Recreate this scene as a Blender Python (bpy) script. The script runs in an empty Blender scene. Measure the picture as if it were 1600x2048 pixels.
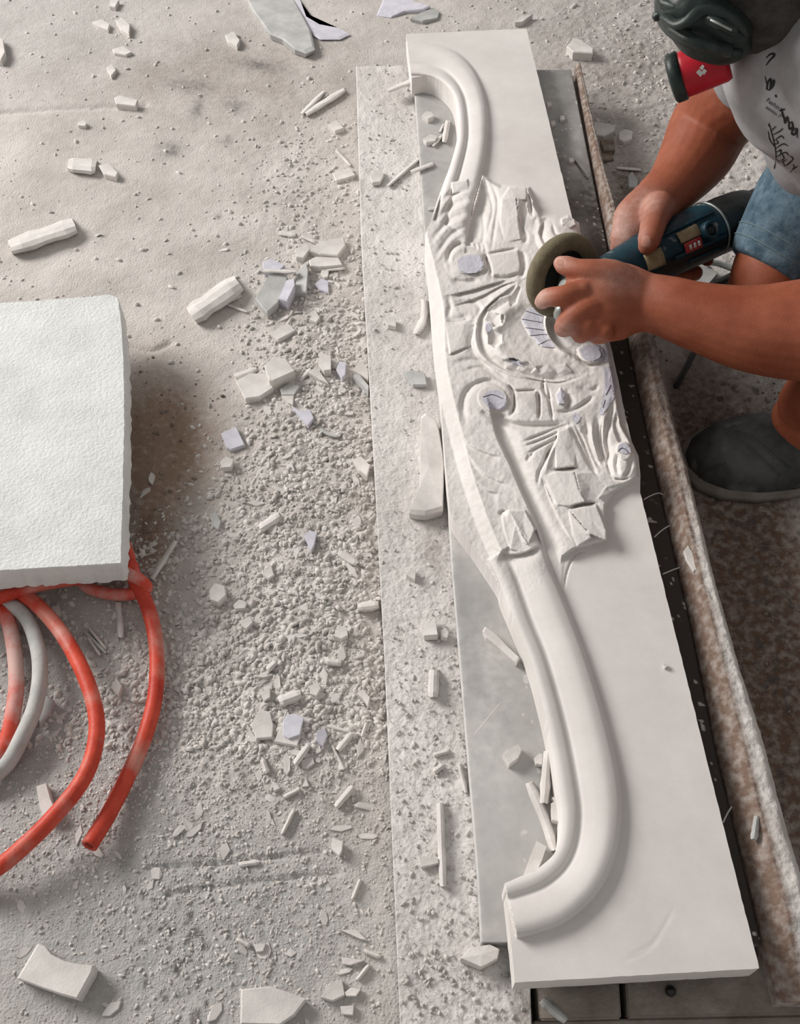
import bpy, bmesh, math, random
import numpy as np
from mathutils import Vector, Matrix
from mathutils.bvhtree import BVHTree
random.seed(7); np.random.seed(7)
sc = bpy.context.scene
COL = sc.collection

# ---------------------------------------------------------------- camera
CP = np.array([-0.0821, -0.1387, 0.8615]); FX = 2000.0
M = np.array([[0.99833, -0.05697, -0.00957], [-0.05182, -0.80989, -0.58429], [0.02554, 0.58381, -0.81149]])
cam_d = bpy.data.cameras.new('camera'); cam = bpy.data.objects.new('camera', cam_d); COL.objects.link(cam)
cam_d.sensor_fit = 'VERTICAL'; cam_d.sensor_height = 36.0; cam_d.lens = 36.0 * FX / 2048.0
cam_d.clip_start = 0.02; cam_d.clip_end = 60
cam.matrix_world = Matrix(((M[0][0], -M[1][0], -M[2][0], CP[0]), (M[0][1], -M[1][1], -M[2][1], CP[1]),
                           (M[0][2], -M[1][2], -M[2][2], CP[2]), (0, 0, 0, 1)))
sc.camera = cam
# ---------------------------------------------------------------- light and exposure
w = bpy.data.worlds.new('world'); sc.world = w; w.use_nodes = True
wb = w.node_tree.nodes['Background']; wb.inputs[0].default_value = (1.0, 0.975, 0.95, 1); wb.inputs[1].default_value = 0.36
def area(name, loc, target, size, size_y, energy, col):
    l = bpy.data.lights.new(name, 'AREA'); l.shape = 'RECTANGLE'; l.size = size; l.size_y = size_y
    l.energy = energy; l.color = col
    o = bpy.data.objects.new(name, l); COL.objects.link(o); o.location = loc
    o.rotation_euler = (Vector(target) - Vector(loc)).to_track_quat('-Z', 'Y').to_euler(); return o
area('window_daylight', (-3.2, 2.35, 2.15), (-0.05, 0.45, 0.0), 1.9, 1.5, 214, (1.0, 0.965, 0.93))
sc.view_settings.view_transform = 'Standard'; sc.view_settings.look = 'None'
sc.view_settings.exposure = 0.0; sc.view_settings.gamma = 1.0; sc.view_settings.use_curve_mapping = False

# ---------------------------------------------------------------- helpers: pixels to points in space
def ray(px, py):
    px = np.asarray(px, float); py = np.asarray(py, float)
    c = np.stack([(px - 800) / FX, (py - 1024) / FX, np.ones_like(px)], -1)
    return c @ M
def PZ(px, py, z):
    d = ray(px, py); z = np.asarray(z, float)
    t = (z - CP[2]) / d[..., 2]
    return CP + d * t[..., None]
def PD(px, py, dep): return CP + ray(px, py) * dep
def proj(P):
    c = (np.asarray(P, float) - CP) @ M.T
    return c[..., 0] / c[..., 2] * FX + 800, c[..., 1] / c[..., 2] * FX + 1024

def hash2(ix, iy, s):
    n = (ix * 374761393 + iy * 668265263 + s * 1274126177) & 0x7fffffff
    n = ((n ^ (n >> 13)) * 1103515245 + 12345) & 0x7fffffff
    n = ((n ^ (n >> 15)) * 1274126177) & 0x7fffffff
    return (n ^ (n >> 11)) / 0x7fffffff % 1.0
def vnoise(x, y, s=0):
    ix = np.floor(x).astype(np.int64); iy = np.floor(y).astype(np.int64)
    fx = x - ix; fy = y - iy; fx = fx * fx * (3 - 2 * fx); fy = fy * fy * (3 - 2 * fy)
    a = hash2(ix, iy, s); b = hash2(ix + 1, iy, s); c = hash2(ix, iy + 1, s); d = hash2(ix + 1, iy + 1, s)
    return (a * (1 - fx) + b * fx) * (1 - fy) + (c * (1 - fx) + d * fx) * fy
def fbm(x, y, f, octv=4, s=0):
    r = 0; a = .5; t = 0
    for i in range(octv):
        r = r + a * (vnoise(x * f, y * f, s + i * 17) - .5) * 2; t += a; a *= .55; f *= 2.03
    return r / t

def crv(pts, n=10):
    P = [np.array(p, float) for p in pts]; P = [2 * P[0] - P[1]] + P + [2 * P[-1] - P[-2]]; out = []
    for i in range(1, len(P) - 2):
        for k in range(n):
            t = k / n
            out.append(.5 * ((2 * P[i]) + (-P[i-1] + P[i+1]) * t + (2*P[i-1] - 5*P[i] + 4*P[i+1] - P[i+2]) * t*t + (-P[i-1] + 3*P[i] - 3*P[i+1] + P[i+2]) * t**3))
    out.append(P[-2]); return np.array(out)

# ---------------------------------------------------------------- materials
def mat(name, c1, c2=None, scale=40, rough=.8, bump=0.0, bscale=300, metal=0, spec=.3, attr=None, sss=0, bdist=.002, detail=6, lo=.35, hi=.65, third=None):
    m = bpy.data.materials.new(name); m.use_nodes = True; nt = m.node_tree; N = nt.nodes; L = nt.links
    b = N['Principled BSDF']; b.inputs['Roughness'].default_value = rough; b.inputs['Metallic'].default_value = metal
    b.inputs['Specular IOR Level'].default_value = spec
    c2 = c2 or c1
    tc = N.new('ShaderNodeTexCoord')
    nz = N.new('ShaderNodeTexNoise'); nz.inputs['Scale'].default_value = scale; nz.inputs['Detail'].default_value = detail
    nz.inputs['Roughness'].default_value = .65
    L.new(tc.outputs['Object'], nz.inputs['Vector'])
    cr = N.new('ShaderNodeValToRGB'); cr.color_ramp.elements[0].position = lo; cr.color_ramp.elements[1].position = hi
    cr.color_ramp.elements[0].color = (*c1, 1); cr.color_ramp.elements[1].color = (*c2, 1)
    L.new(nz.outputs['Fac'], cr.inputs['Fac']); out = cr.outputs['Color']
    if attr:
        for an, col in attr:
            at = N.new('ShaderNodeAttribute'); at.attribute_name = an
            n2 = N.new('ShaderNodeTexNoise'); n2.inputs['Scale'].default_value = 130; n2.inputs['Detail'].default_value = 5
            L.new(tc.outputs['Object'], n2.inputs['Vector'])
            mr = N.new('ShaderNodeMapRange'); mr.inputs['From Min'].default_value = .3; mr.inputs['From Max'].default_value = .7
            mr.inputs['To Min'].default_value = .55; mr.inputs['To Max'].default_value = 1.2; L.new(n2.outputs['Fac'], mr.inputs['Value'])
            mu = N.new('ShaderNodeMath'); mu.operation = 'MULTIPLY'; mu.use_clamp = True
            L.new(at.outputs['Fac'], mu.inputs[0]); L.new(mr.outputs[0], mu.inputs[1])
            mx = N.new('ShaderNodeMix'); mx.data_type = 'RGBA'; L.new(mu.outputs[0], mx.inputs['Factor'])
            L.new(out, mx.inputs[6]); mx.inputs[7].default_value = (*col, 1); out = mx.outputs[2]
    if third:
        n3 = N.new('ShaderNodeTexNoise'); n3.inputs['Scale'].default_value = third[1]; n3.inputs['Detail'].default_value = 5
        L.new(tc.outputs['Object'], n3.inputs['Vector'])
        r3 = N.new('ShaderNodeMapRange'); r3.inputs['From Min'].default_value = third[2]; r3.inputs['From Max'].default_value = third[3]
        L.new(n3.outputs['Fac'], r3.inputs['Value'])
        mx = N.new('ShaderNodeMix'); mx.data_type = 'RGBA'; L.new(r3.outputs[0], mx.inputs['Factor'])
        L.new(out, mx.inputs[6]); mx.inputs[7].default_value = (*third[0], 1); out = mx.outputs[2]
    L.new(out, b.inputs['Base Color'])
    if sss:
        b.inputs['Subsurface Weight'].default_value = sss; b.inputs['Subsurface Radius'].default_value = (.012, .004, .002)
        b.inputs['Subsurface Scale'].default_value = .5
    if bump:
        nb = N.new('ShaderNodeTexNoise'); nb.inputs['Scale'].default_value = bscale; nb.inputs['Detail'].default_value = 4
        L.new(tc.outputs['Object'], nb.inputs['Vector'])
        bp = N.new('ShaderNodeBump'); bp.inputs['Strength'].default_value = bump; bp.inputs['Distance'].default_value = bdist
        L.new(nb.outputs['Fac'], bp.inputs['Height']); L.new(bp.outputs[0], b.inputs['Normal'])
    return m
MT = {}
MT['floor'] = mat('dusty_floor', (.47, .435, .405), (.64, .60, .57), 9, .95, .75, 420, attr=[('grey', (.40, .395, .385)), ('earth', (.33, .235, .175)), ('dirt', (.15, .098, .070)), ('stain', (.10, .09, .085))])
MT['gravel'] = mat('grit', (.46, .43, .40), (.72, .69, .655), 30, .95, .3, 500)
MT['dirtgrit'] = mat('dirt_grit', (.13, .09, .065), (.30, .25, .21), 60, .95, .3, 500)
MT['slab'] = mat('white_marble_carving', (.67, .637, .61), (.76, .728, .70), 14, .75, .16, 900, bdist=.0006)
MT['chip'] = mat('stone_chip', (.56, .53, .505), (.74, .71, .68), 25, .9, .3, 500, bdist=.001)
MT['chipgrey'] = mat('stone_chip_grey', (.40, .40, .39), (.56, .56, .55), 25, .9, .3, 500, bdist=.001)
MT['paper'] = mat('lavender_paper', (.53, .52, .585), (.64, .63, .69), 60, .85, .1, 300)
MT['ink'] = mat('ink_line', (.05, .045, .06), None, 60, .8)
MT['block'] = mat('pale_foam', (.66, .675, .66), (.78, .79, .775), 22, .95, .55, 330, bdist=.0022)
MT['marble'] = mat('grey_marble', (.29, .285, .275), (.47, .46, .445), 9, .55, .12, 120, spec=.25, attr=[('dark', (.048, .038, .032)), ('dust', (.62, .60, .58))])  # 'dark' tints the grey marble with painted shade, 'dust' is real dust
MT['plank'] = mat('dust_caked_plank', (.58, .55, .525), (.74, .71, .685), 12, .95, .7, 300, attr=[('wood', (.27, .235, .21))])
MT['rim'] = mat('dirty_rim', (.50, .46, .43), (.68, .65, .62), 30, .95, .7, 260, attr=[('dirt', (.19, .13, .10))])
MT['timber'] = mat('dirty_timber', (.20, .165, .135), (.34, .30, .265), 22, .9, .6, 200)
MT['redhose'] = mat('red_hose', (.46, .035, .018), (.66, .085, .045), 25, .5, .15, 300, third=((.60, .30, .24), 22, .50, .72))
MT['pinkhose'] = mat('dusty_red_hose', (.60, .07, .04), (.62, .40, .36), 14, .65, .15, 300, lo=.4, hi=.6)
MT['greyhose'] = mat('grey_hose', (.40, .40, .385), (.58, .57, .545), 30, .7, .15, 300)
MT['hosein'] = mat('hose_bore', (.25, .03, .015), None, 30, .8)
MT['skin'] = mat('tanned_skin', (.235, .060, .027), (.33, .098, .050), 22, .55, .30, 620, spec=.30, sss=.08, bdist=.0008, attr=[('pale', (.60, .40, .34))])
MT['nail'] = mat('finger_nail', (.40, .19, .14), None, 30, .6, spec=.25)
MT['shirt'] = mat('white_cotton', (.29, .29, .30), (.37, .37, .38), 30, .95, .25, 900)
MT['print'] = mat('black_print', (.02, .02, .02), None, 30, .9)
MT['denim'] = mat('blue_denim', (.045, .085, .12), (.13, .19, .235), 90, .95, .4, 900)
MT['stitch'] = mat('denim_stitch', (.13, .18, .20), None, 30, .9)
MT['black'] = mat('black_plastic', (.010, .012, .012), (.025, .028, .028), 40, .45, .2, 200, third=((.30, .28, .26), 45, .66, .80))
MT['maskb'] = mat('mask_rubber', (.012, .020, .018), (.03, .042, .038), 40, .42, .2, 200, third=((.25, .24, .22), 50, .68, .85))
MT['teal'] = mat('teal_plastic', (.005, .026, .040), (.010, .044, .062), 40, .45, .2, 200, third=((.35, .36, .35), 55, .63, .76))
MT['metal'] = mat('cast_metal', (.28, .30, .28), (.42, .44, .42), 60, .42, .1, 200, metal=.6)
MT['disc'] = mat('grinding_disc', (.135, .115, .070), (.20, .17, .11), 90, .8, .3, 500)
MT['label'] = mat('worn_label', (.22, .17, .09), (.34, .27, .16), 120, .6)
MT['redlabel'] = mat('red_label', (.30, .02, .02), (.42, .06, .05), 120, .5)
MT['white'] = mat('white_print', (.62, .62, .60), None, 30, .7)
MT['redfilter'] = mat('red_filter', (.42, .008, .02), (.50, .015, .03), 20, .4)
MT['hood'] = mat('dusty_dark_cloth', (.035, .032, .030), (.085, .078, .070), 60, .95, .6, 500)
MT['shoe'] = mat('worn_black_leather', (.016, .017, .018), (.075, .078, .076), 16, .55, .4, 90, third=((.20, .19, .175), 26, .60, .80))
MT['sole'] = mat('dusty_sole', (.17, .15, .13), (.26, .24, .21), 40, .9)
MT['steel'] = mat('dark_steel', (.03, .03, .03), (.06, .06, .055), 40, .35, metal=.7)

# ---------------------------------------------------------------- object helpers
def props(o, label=None, cat=None, group=None, kind=None):
    if label: o['label'] = label
    if cat: o['category'] = cat
    if group: o['group'] = group
    if kind: o['kind'] = kind
    return o
def link(name, me, m=None, parent=None, smooth=False):
    if m is not None:
        for mm in (m if isinstance(m, (list, tuple)) else [m]): me.materials.append(MT[mm] if isinstance(mm, str) else mm)
    if smooth: me.polygons.foreach_set('use_smooth', [True] * len(me.polygons))
    o = bpy.data.objects.new(name, me); COL.objects.link(o)
    if parent: o.parent = parent; o.matrix_parent_inverse = parent.matrix_basis.inverted()
    return o
def empty(name, loc, label, cat, group=None):
    o = bpy.data.objects.new(name, None); COL.objects.link(o); o.location = loc; o.empty_display_size = .02
    return props(o, label, cat, group)
def mesh(name, V, F):
    me = bpy.data.meshes.new(name); me.from_pydata([tuple(v) for v in V], [], [tuple(f) for f in F]); me.update(); return me
def npmesh(name, V, Q):
    """fast mesh from numpy arrays, Q (n,k)"""
    me = bpy.data.meshes.new(name); V = np.asarray(V, np.float32); Q = np.asarray(Q, np.int32); k = Q.shape[1]
    me.vertices.add(len(V)); me.vertices.foreach_set('co', V.ravel())
    me.loops.add(Q.size); me.loops.foreach_set('vertex_index', Q.ravel())
    me.polygons.add(len(Q)); me.polygons.foreach_set('loop_start', np.arange(0, Q.size, k, dtype=np.int32))
    me.update(calc_edges=True); return me
def fattr(me, name, vals):
    a = me.attributes.new(name, 'FLOAT', 'POINT'); a.data.foreach_set('value', np.asarray(vals, np.float32))
def gridmesh(name, P):
    r, c = P.shape[:2]; I = np.arange(r * c).reshape(r, c)
    Q = np.stack([I[:-1, :-1], I[:-1, 1:], I[1:, 1:], I[1:, :-1]], -1).reshape(-1, 4)
    return npmesh(name, P.reshape(-1, 3), Q)
def fixn(me):
    bm = bmesh.new(); bm.from_mesh(me); bmesh.ops.recalc_face_normals(bm, faces=bm.faces); bm.to_mesh(me); bm.free(); return me
def tube_geo(pts, rad, seg=14, cap=True, flat=None, up=None):
    """tube through 3-d points; rad: per point radius or (ra, rb); rounded caps"""
    P = np.array(pts, float); n = len(P); R = np.array([(r if hasattr(r, '__len__') else (r, r)) for r in rad], float)
    T = np.gradient(P, axis=0); T /= np.linalg.norm(T, axis=1)[:, None] + 1e-12
    u = np.array(up if up is not None else (0, 0, 1.0)); V = []; rings = []
    if cap:
        fr = [(-.95, .3), (-.75, .66), (-.4, .92)] if cap is True else [(-.09, .4), (-.08, .8), (-.04, .98)]
        e0 = [(P[0] + T[0] * a * R[0].mean(), R[0] * b, T[0]) for a, b in fr]
        e1 = [(P[-1] - T[-1] * a * R[-1].mean(), R[-1] * b, T[-1]) for a, b in reversed(fr)]
    else: e0 = e1 = []
    allr = e0 + [(P[i], R[i], T[i]) for i in range(n)] + e1
    a = np.linspace(0, 2 * math.pi, seg, endpoint=False)
    for p, r, t in allr:
        s = np.cross(t, u); s /= np.linalg.norm(s) + 1e-9; q = np.cross(s, t)
        V.append(p + np.cos(a)[:, None] * s * r[0] + np.sin(a)[:, None] * q * r[1])
    V = np.concatenate(V); F = []
    k = len(allr)
    for i in range(k - 1):
        for j in range(seg):
            F.append((i*seg+j, i*seg+(j+1) % seg, (i+1)*seg+(j+1) % seg, (i+1)*seg+j))
    if cap: F.append(tuple(range(seg))[::-1]); F.append(tuple((k-1)*seg+j for j in range(seg)))
    return V, F
def ctube(ctrl, rads, n=6, seg=14, **k):
    P = crv(ctrl, n); R = crv([(r if hasattr(r, '__len__') else (r, r)) for r in rads], n)
    return tube_geo(P, R, seg, **k)
def ell_geo(c, ax, rot=None, seg=20, rings=12):
    V = []; F = []; R = np.eye(3) if rot is None else np.array(rot)
    for i in range(rings + 1):
        th = math.pi * (i + .001) / (rings + .002)
        for j in range(seg):
            ph = 2 * math.pi * j / seg
            V.append(np.array(c) + (np.array([math.sin(th) * math.cos(ph) * ax[0], math.sin(th) * math.sin(ph) * ax[1], math.cos(th) * ax[2]])) @ R)
    for i in range(rings):
        for j in range(seg): F.append((i*seg+j, (i+1)*seg+j, (i+1)*seg+(j+1) % seg, i*seg+(j+1) % seg))
    F.append(tuple(range(seg))); F.append(tuple(rings*seg+j for j in range(seg))[::-1])
    return np.array(V), F
def merge(geos):
    V = []; F = []; o = 0
    for v, f in geos:
        V.extend(list(v)); F.extend([tuple(i + o for i in q) for q in f]); o += len(v)
    return V, F
def remesh(geos, vox, smooth=4, disp=None):
    V, F = merge(geos); me = fixn(mesh('tmp', V, F)); o = bpy.data.objects.new('tmp', me); COL.objects.link(o)
    r = o.modifiers.new('r', 'REMESH'); r.mode = 'VOXEL'; r.voxel_size = vox
    if smooth: s = o.modifiers.new('s', 'SMOOTH'); s.factor = .5; s.iterations = smooth
    dg = bpy.context.evaluated_depsgraph_get(); m2 = bpy.data.meshes.new_from_object(o.evaluated_get(dg))
    bpy.data.objects.remove(o); bpy.data.meshes.remove(me)
    v = np.empty(len(m2.vertices) * 3, np.float32); m2.vertices.foreach_get('co', v); v = v.reshape(-1, 3)
    if disp is not None: v = disp(v); m2.vertices.foreach_set('co', v.astype(np.float32).ravel()); m2.update()
    f = [tuple(p.vertices) for p in m2.polygons]; bpy.data.meshes.remove(m2)
    return v, f
def box_geo(c, half, R=None):
    c = np.array(c); R = np.eye(3) if R is None else np.array(R)
    V = [c + (np.array([x, y, z]) * half) @ R for x in (-1, 1) for y in (-1, 1) for z in (-1, 1)]
    return np.array(V), [(0, 1, 3, 2), (4, 6, 7, 5), (0, 4, 5, 1), (2, 3, 7, 6), (0, 2, 6, 4), (1, 5, 7, 3)]
def bevel_me(me, w, seg=2, ang=30):
    bm = bmesh.new(); bm.from_mesh(me); bmesh.ops.recalc_face_normals(bm, faces=bm.faces)
    es = [e for e in bm.edges if len(e.link_faces) == 2 and e.calc_face_angle(0) > math.radians(ang)]
    if es: bmesh.ops.bevel(bm, geom=es, offset=w, segments=seg, affect='EDGES', clamp_overlap=True)
    bm.to_mesh(me); bm.free(); return me
def inpoly(x, y, poly):
    c = np.zeros(x.shape, bool); n = len(poly)
    for i in range(n):
        x1, y1 = poly[i]; x2, y2 = poly[(i + 1) % n]
        if y1 == y2: continue
        t = ((y1 > y) != (y2 > y)) & (x < (x2 - x1) * (y - y1) / (y2 - y1) + x1); c ^= t
    return c
def blob(px, py, cx, cy, rx, ry, rot=0):
    a = math.radians(rot); dx = px - cx; dy = py - cy
    u = (dx * math.cos(a) + dy * math.sin(a)) / rx; v = (-dx * math.sin(a) + dy * math.cos(a)) / ry
    return np.exp(-(u * u + v * v))

ZS = .09; ZBOT = .064; ZM = .064; ZB = .050

# ================================================================= FLOOR
def gravel_density(px, py):
    d = 1.0 * blob(px, py, 640, 760, 130, 260) + 1.0 * blob(px, py, 650, 1080, 190, 230) + .95 * blob(px, py, 640, 1420, 230, 160)
    d += .55 * blob(px, py, 420, 1330, 200, 260) + .45 * blob(px, py, 500, 1800, 330, 260) + .35 * blob(px, py, 620, 330, 120, 150)
    d += .45 * blob(px, py, 330, 1020, 90, 150) + .4 * blob(px, py, 150, 1500, 250, 300) + .35 * blob(px, py, 1250, 230, 160, 130)
    d += .30 * blob(px, py, 1200, 60, 250, 70)
    return np.clip(d, 0, 1)
def floor_h(x, y):
    px, py = proj(np.stack([x, y, np.zeros_like(x)], -1)); ins = (px > -400) & (px < 2000) & (py > -300) & (py < 2400)
    px = np.where(ins, px, -2000); g = gravel_density(px, py)
    right = 1 / (1 + np.exp(-(px - 1200) / 60))
    h = .0025 * fbm(x, y, 5, 3, 1) + (.0006 + .0022 * g + .0022 * right) * fbm(x, y, 60, 4, 5) + (.0004 + .0016 * g + .0012 * right) * fbm(x, y, 190, 2, 9)
    h += .006 * g * blob(px, py, 640, 1100, 160, 700)
    # footprint dents and drag grooves in the dust
    for gx in ([(330, 1790), (420, 1775), (560, 1758), (680, 1745)], [(300, 1735), (420, 1730), (560, 1712), (640, 1705)], [(0, 225), (150, 215), (290, 210)], [(255, 690), (300, 700), (340, 685)]):
        q = crv(gx, 36); dd = np.min(np.stack([np.hypot(px - a, py - b) for a, b in q]), 0); h -= .0035 * np.exp(-(dd / 5) ** 2)
    return h, px, py, g
dx = .0026
xs = np.concatenate([np.linspace(-4, -.85, 10), np.arange(-.84, .76, dx), np.linspace(.78, 4, 10)])
ys = np.concatenate([np.linspace(-3, -.12, 8), np.arange(-.11, 1.64, dx), np.linspace(1.66, 6, 12)])
X, Y = np.meshgrid(xs, ys); H, fpx, fpy, fg = floor_h(X, Y)
me = gridmesh('floor', np.stack([X, Y, H], -1))
dirt = .18 * blob(fpx, fpy, 320, 880, 70, 100) + 1.0 * blob(fpx, fpy, 1470, 1050, 90, 160) + .5 * blob(fpx, fpy, 290, 1080, 60, 110) + 1.0 * blob(fpx, fpy, 1400, 860, 110, 170) + 1.1 * blob(fpx, fpy, 1510, 1250, 110, 230, 10)
dirt += 1.2 * blob(fpx, fpy, 1570, 1600, 90, 300) + .8 * blob(fpx, fpy, 1255, 410, 45, 110) + .55 * blob(fpx, fpy, 1290, 560, 60, 120) + .35 * blob(fpx, fpy, 1250, 150, 170, 150)
dirt += .35 * blob(fpx, fpy, 450, 160, 300, 90) + .22 * blob(fpx, fpy, 560, 560, 200, 200) * 0
dirt = np.clip(dirt * (1 + .5 * fbm(X, Y, 25, 3, 31)), 0, 1)
stain = sum(blob(fpx, fpy, a, b, c, d, r) for a, b, c, d, r in [(375, 170, 45, 12, 5), (470, 212, 26, 14, 10), (395, 220, 12, 22, 15), (520, 130, 50, 12, 10), (455, 280, 14, 9, 0), (438, 432, 7, 6, 0), (345, 300, 28, 16, 0), (640, 1165, 60, 9, 5), (60, 1870, 1, 1, 0)])
stain = np.clip(stain * (.75 + .6 * fbm(X, Y, 90, 3, 41)), 0, 1) * .75
spk = (fbm(X, Y, 120, 2, 77) > .42) & ((fpx > 1400) & (fpy > 640) | (fpx > 250) & (fpx < 420) & (fpy > 1750)); stain = np.clip(stain + .85 * spk, 0, 1)
grey = np.clip(.9 * blob(fpx, fpy, 250, 1850, 420, 330) + .9 * blob(fpx, fpy, 100, 1480, 230, 380) + .5 * blob(fpx, fpy, 620, 1880, 260, 240) + .6 * blob(fpx, fpy, 40, 30, 420, 170) + .7 * blob(fpx, fpy, 1480, 780, 110, 110) + .7 * blob(fpx, fpy, 1590, 1180, 70, 110) + .35 * blob(fpx, fpy, 1260, 100, 260, 200), 0, 1)
fattr(me, 'earth', np.clip(1.7 * blob(fpx, fpy, 320, 890, 95, 125) + .8 * blob(fpx, fpy, 300, 1090, 50, 90), 0, 1.2).ravel()); fattr(me, 'dirt', dirt.ravel()); fattr(me, 'stain', stain.ravel()); fattr(me, 'grey', grey.ravel())
props(link('floor', me, 'floor', smooth=True), kind='structure')
def ground(px, py):
    p = PZ(px, py, 0.0); h = float(floor_h(np.array([p[0]]), np.array([p[1]]))[0][0]); return PZ(px, py, h), h

# loose grit (nobody could count it)
def grit(name, pts, sizes, m, label, cat):
    base = np.array([(1, 0, 0), (-.5, .87, 0), (-.5, -.87, 0), (0, 0, .8), (0, 0, -.5)]); F0 = np.array([(0, 1, 3), (1, 2, 3), (2, 0, 3), (1, 0, 4), (2, 1, 4), (0, 2, 4)])
    base = np.array([(1, .1, -.3), (.1, .9, -.3), (-1, .1, -.3), (-.1, -.9, -.3), (.5, .3, .5), (-.3, .5, .55), (-.5, -.3, .5), (.35, -.5, .45)])
    F0 = np.array([(0, 1, 4), (1, 5, 4), (1, 2, 5), (2, 6, 5), (2, 3, 6), (3, 7, 6), (3, 0, 7), (0, 4, 7), (4, 5, 6), (4, 6, 7)])
    n = len(pts); a = np.random.rand(n) * 6.283; el = .6 + np.random.rand(n) * 1.1; fl = .45 + .55 * np.random.rand(n)
    V = base[None] * (1 + .35 * (np.random.rand(n, 8, 3) - .5)) * np.stack([sizes * el, sizes / np.sqrt(el), sizes * fl], -1)[:, None, :]
    tl = (np.random.rand(n, 2) - .5) * .9; V[:, :, 2] += V[:, :, 0] * tl[:, :1] + V[:, :, 1] * tl[:, 1:]
    c, s = np.cos(a)[:, None], np.sin(a)[:, None]; V = np.stack([V[..., 0]*c - V[..., 1]*s, V[..., 0]*s + V[..., 1]*c, V[..., 2]], -1) + pts[:, None, :]
    Q = F0[None] + (np.arange(n) * 8)[:, None, None]
    return props(link(name, npmesh(name, V.reshape(-1, 3), Q.reshape(-1, 3)), m), label, cat, kind='stuff')
# footprint of the bench in world XY, so that grit keeps off it
BLX = lambda y: np.interp(y, [0, 2000], [0, 0])
bench_px = [(712, 140), (1155, 118), (1235, 470), (1380, 1010), (1510, 1480), (1640, 2100), (800, 2100), (765, 1250), (745, 900), (722, 480)]
def rnd_floor(n, dens, s0, s1):
    px = np.random.rand(n * 6) * 1700 - 50; py = np.random.rand(n * 6) * 2150 - 60
    wgt = dens(px, py) * np.clip(1 - 1.5 * blob(px, py, 320, 900, 85, 150) - 1.2 * (px > 1330) * (py > 620), 0, 1) if s1 > .004 else dens(px, py)
    wgt = wgt * ((py + 1500) / 3500) ** 0; k = (np.random.rand(n * 6) < wgt) & ~inpoly(px, py, bench_px)
    px = px[k][:n]; py = py[k][:n]; p = PZ(px, py, np.zeros(len(px))); h = floor_h(p[:, 0], p[:, 1])[0]; p = PZ(px, py, h)
    s = s0 + (s1 - s0) * (np.random.rand(len(px)) ** 5) * np.where(py > 1500, .45, 1.0); p[:, 2] += s * .15; return p, s
p, s = rnd_floor(42000, lambda x, y: .03 + .97 * gravel_density(x, y) ** 1.3, .0006, .0046)
grit('stone_grit', p, s, 'gravel', 'pale stone grit and crumbs covering the floor left of the bench', 'rubble')
p, s = rnd_floor(3500, lambda x, y: np.where(x > 1150, .25, 0) + .8 * blob(x, y, 320, 900, 90, 150) + .6 * blob(x, y, 1500, 1300, 150, 500), .0008, .0035)
grit('brown_dirt_crumbs', p, s, 'dirtgrit', 'brown dirt crumbs scattered on the floor right of the bench', 'dirt')

# ================================================================= BENCH
bench = empty('work_bench', tuple(PZ(1000, 1100, 0)), 'low timber work bench caked in white dust under the marble slabs', 'bench')
def side_interp(pts, y): return np.interp(y, [p[1] for p in pts], [p[0] for p in pts])
# left plank: dust-caked top, built between its two long edges
lp_l = [(712, 140), (722, 480), (735, 700), (747, 915), (758, 1120), (768, 1300), (785, 1700), (800, 2048), (806, 2120)]
lp_r = [(830, 130), (1068, 130)]
def strip(name, left, right, y0, y1, ny, nx, zt, zb, hfun, m, attrs=None, parent=None):
    yy = np.linspace(y0, y1, ny); P = np.zeros((ny, nx, 3)); PX = np.zeros((ny, nx)); PY = np.zeros((ny, nx))
    for i, y in enumerate(yy):
        a = side_interp(left, y); b = side_interp(right, y); px = np.linspace(a, b, nx); PX[i] = px; PY[i] = y
        P[i] = PZ(px, np.full(nx, y), np.full(nx, zt))
    P[..., 2] += hfun(P[..., 0], P[..., 1], PX, PY)
    top = P.reshape(-1, 3); bord = [i for i in range(nx)] + [r * nx + nx - 1 for r in range(1, ny)] + [(ny-1)*nx + c for c in range(nx - 2, -1, -1)] + [r * nx for r in range(ny - 2, 0, -1)]
    low = top[bord].copy(); low[:, 2] = zb; V = np.concatenate([top, low]); n0 = len(top); nb = len(bord)
    I = np.arange(ny * nx).reshape(ny, nx); Q = np.stack([I[:-1, :-1], I[1:, :-1], I[1:, 1:], I[:-1, 1:]], -1).reshape(-1, 4)
    W = np.array([(bord[k], bord[(k+1) % nb], n0 + (k+1) % nb, n0 + k) for k in range(nb)]); me = npmesh(name, V, np.concatenate([Q, W]))
    if attrs:
        for an, fn in attrs: fattr(me, an, np.concatenate([fn(P[..., 0], P[..., 1], PX, PY).ravel(), np.full(nb, .25)]))
    fixn(me); return link(name, me, m, parent, smooth=True)
strip('dusty_plank', lp_l, [(1000, 130), (1066, 2130)], 132, 2120, 640, 110, ZB, .004,
      lambda x, y, a, b: .0012 * fbm(x, y, 22, 3, 3) + .0011 * fbm(x, y, 110, 3, 8) + .0006 * fbm(x, y, 300, 2, 5), 'plank',
      [('wood', lambda x, y, a, b: np.clip(.7 * blob(a, b, 870, 1100, 25, 60) + .8 * blob(a, b, 1050, 2010, 22, 60) + .5 * blob(a, b, 900, 350, 30, 20), 0, 1))], bench)
strip('inner_board', [(1003, 150), (1069, 2130)], [(1160, 150), (1240, 600), (1330, 1000), (1430, 1500), (1500, 1950)], 152, 1950, 120, 16, ZB - .002, .004,
      lambda x, y, a, b: .0008 * fbm(x, y, 60, 3, 3), 'timber', None, bench)
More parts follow.
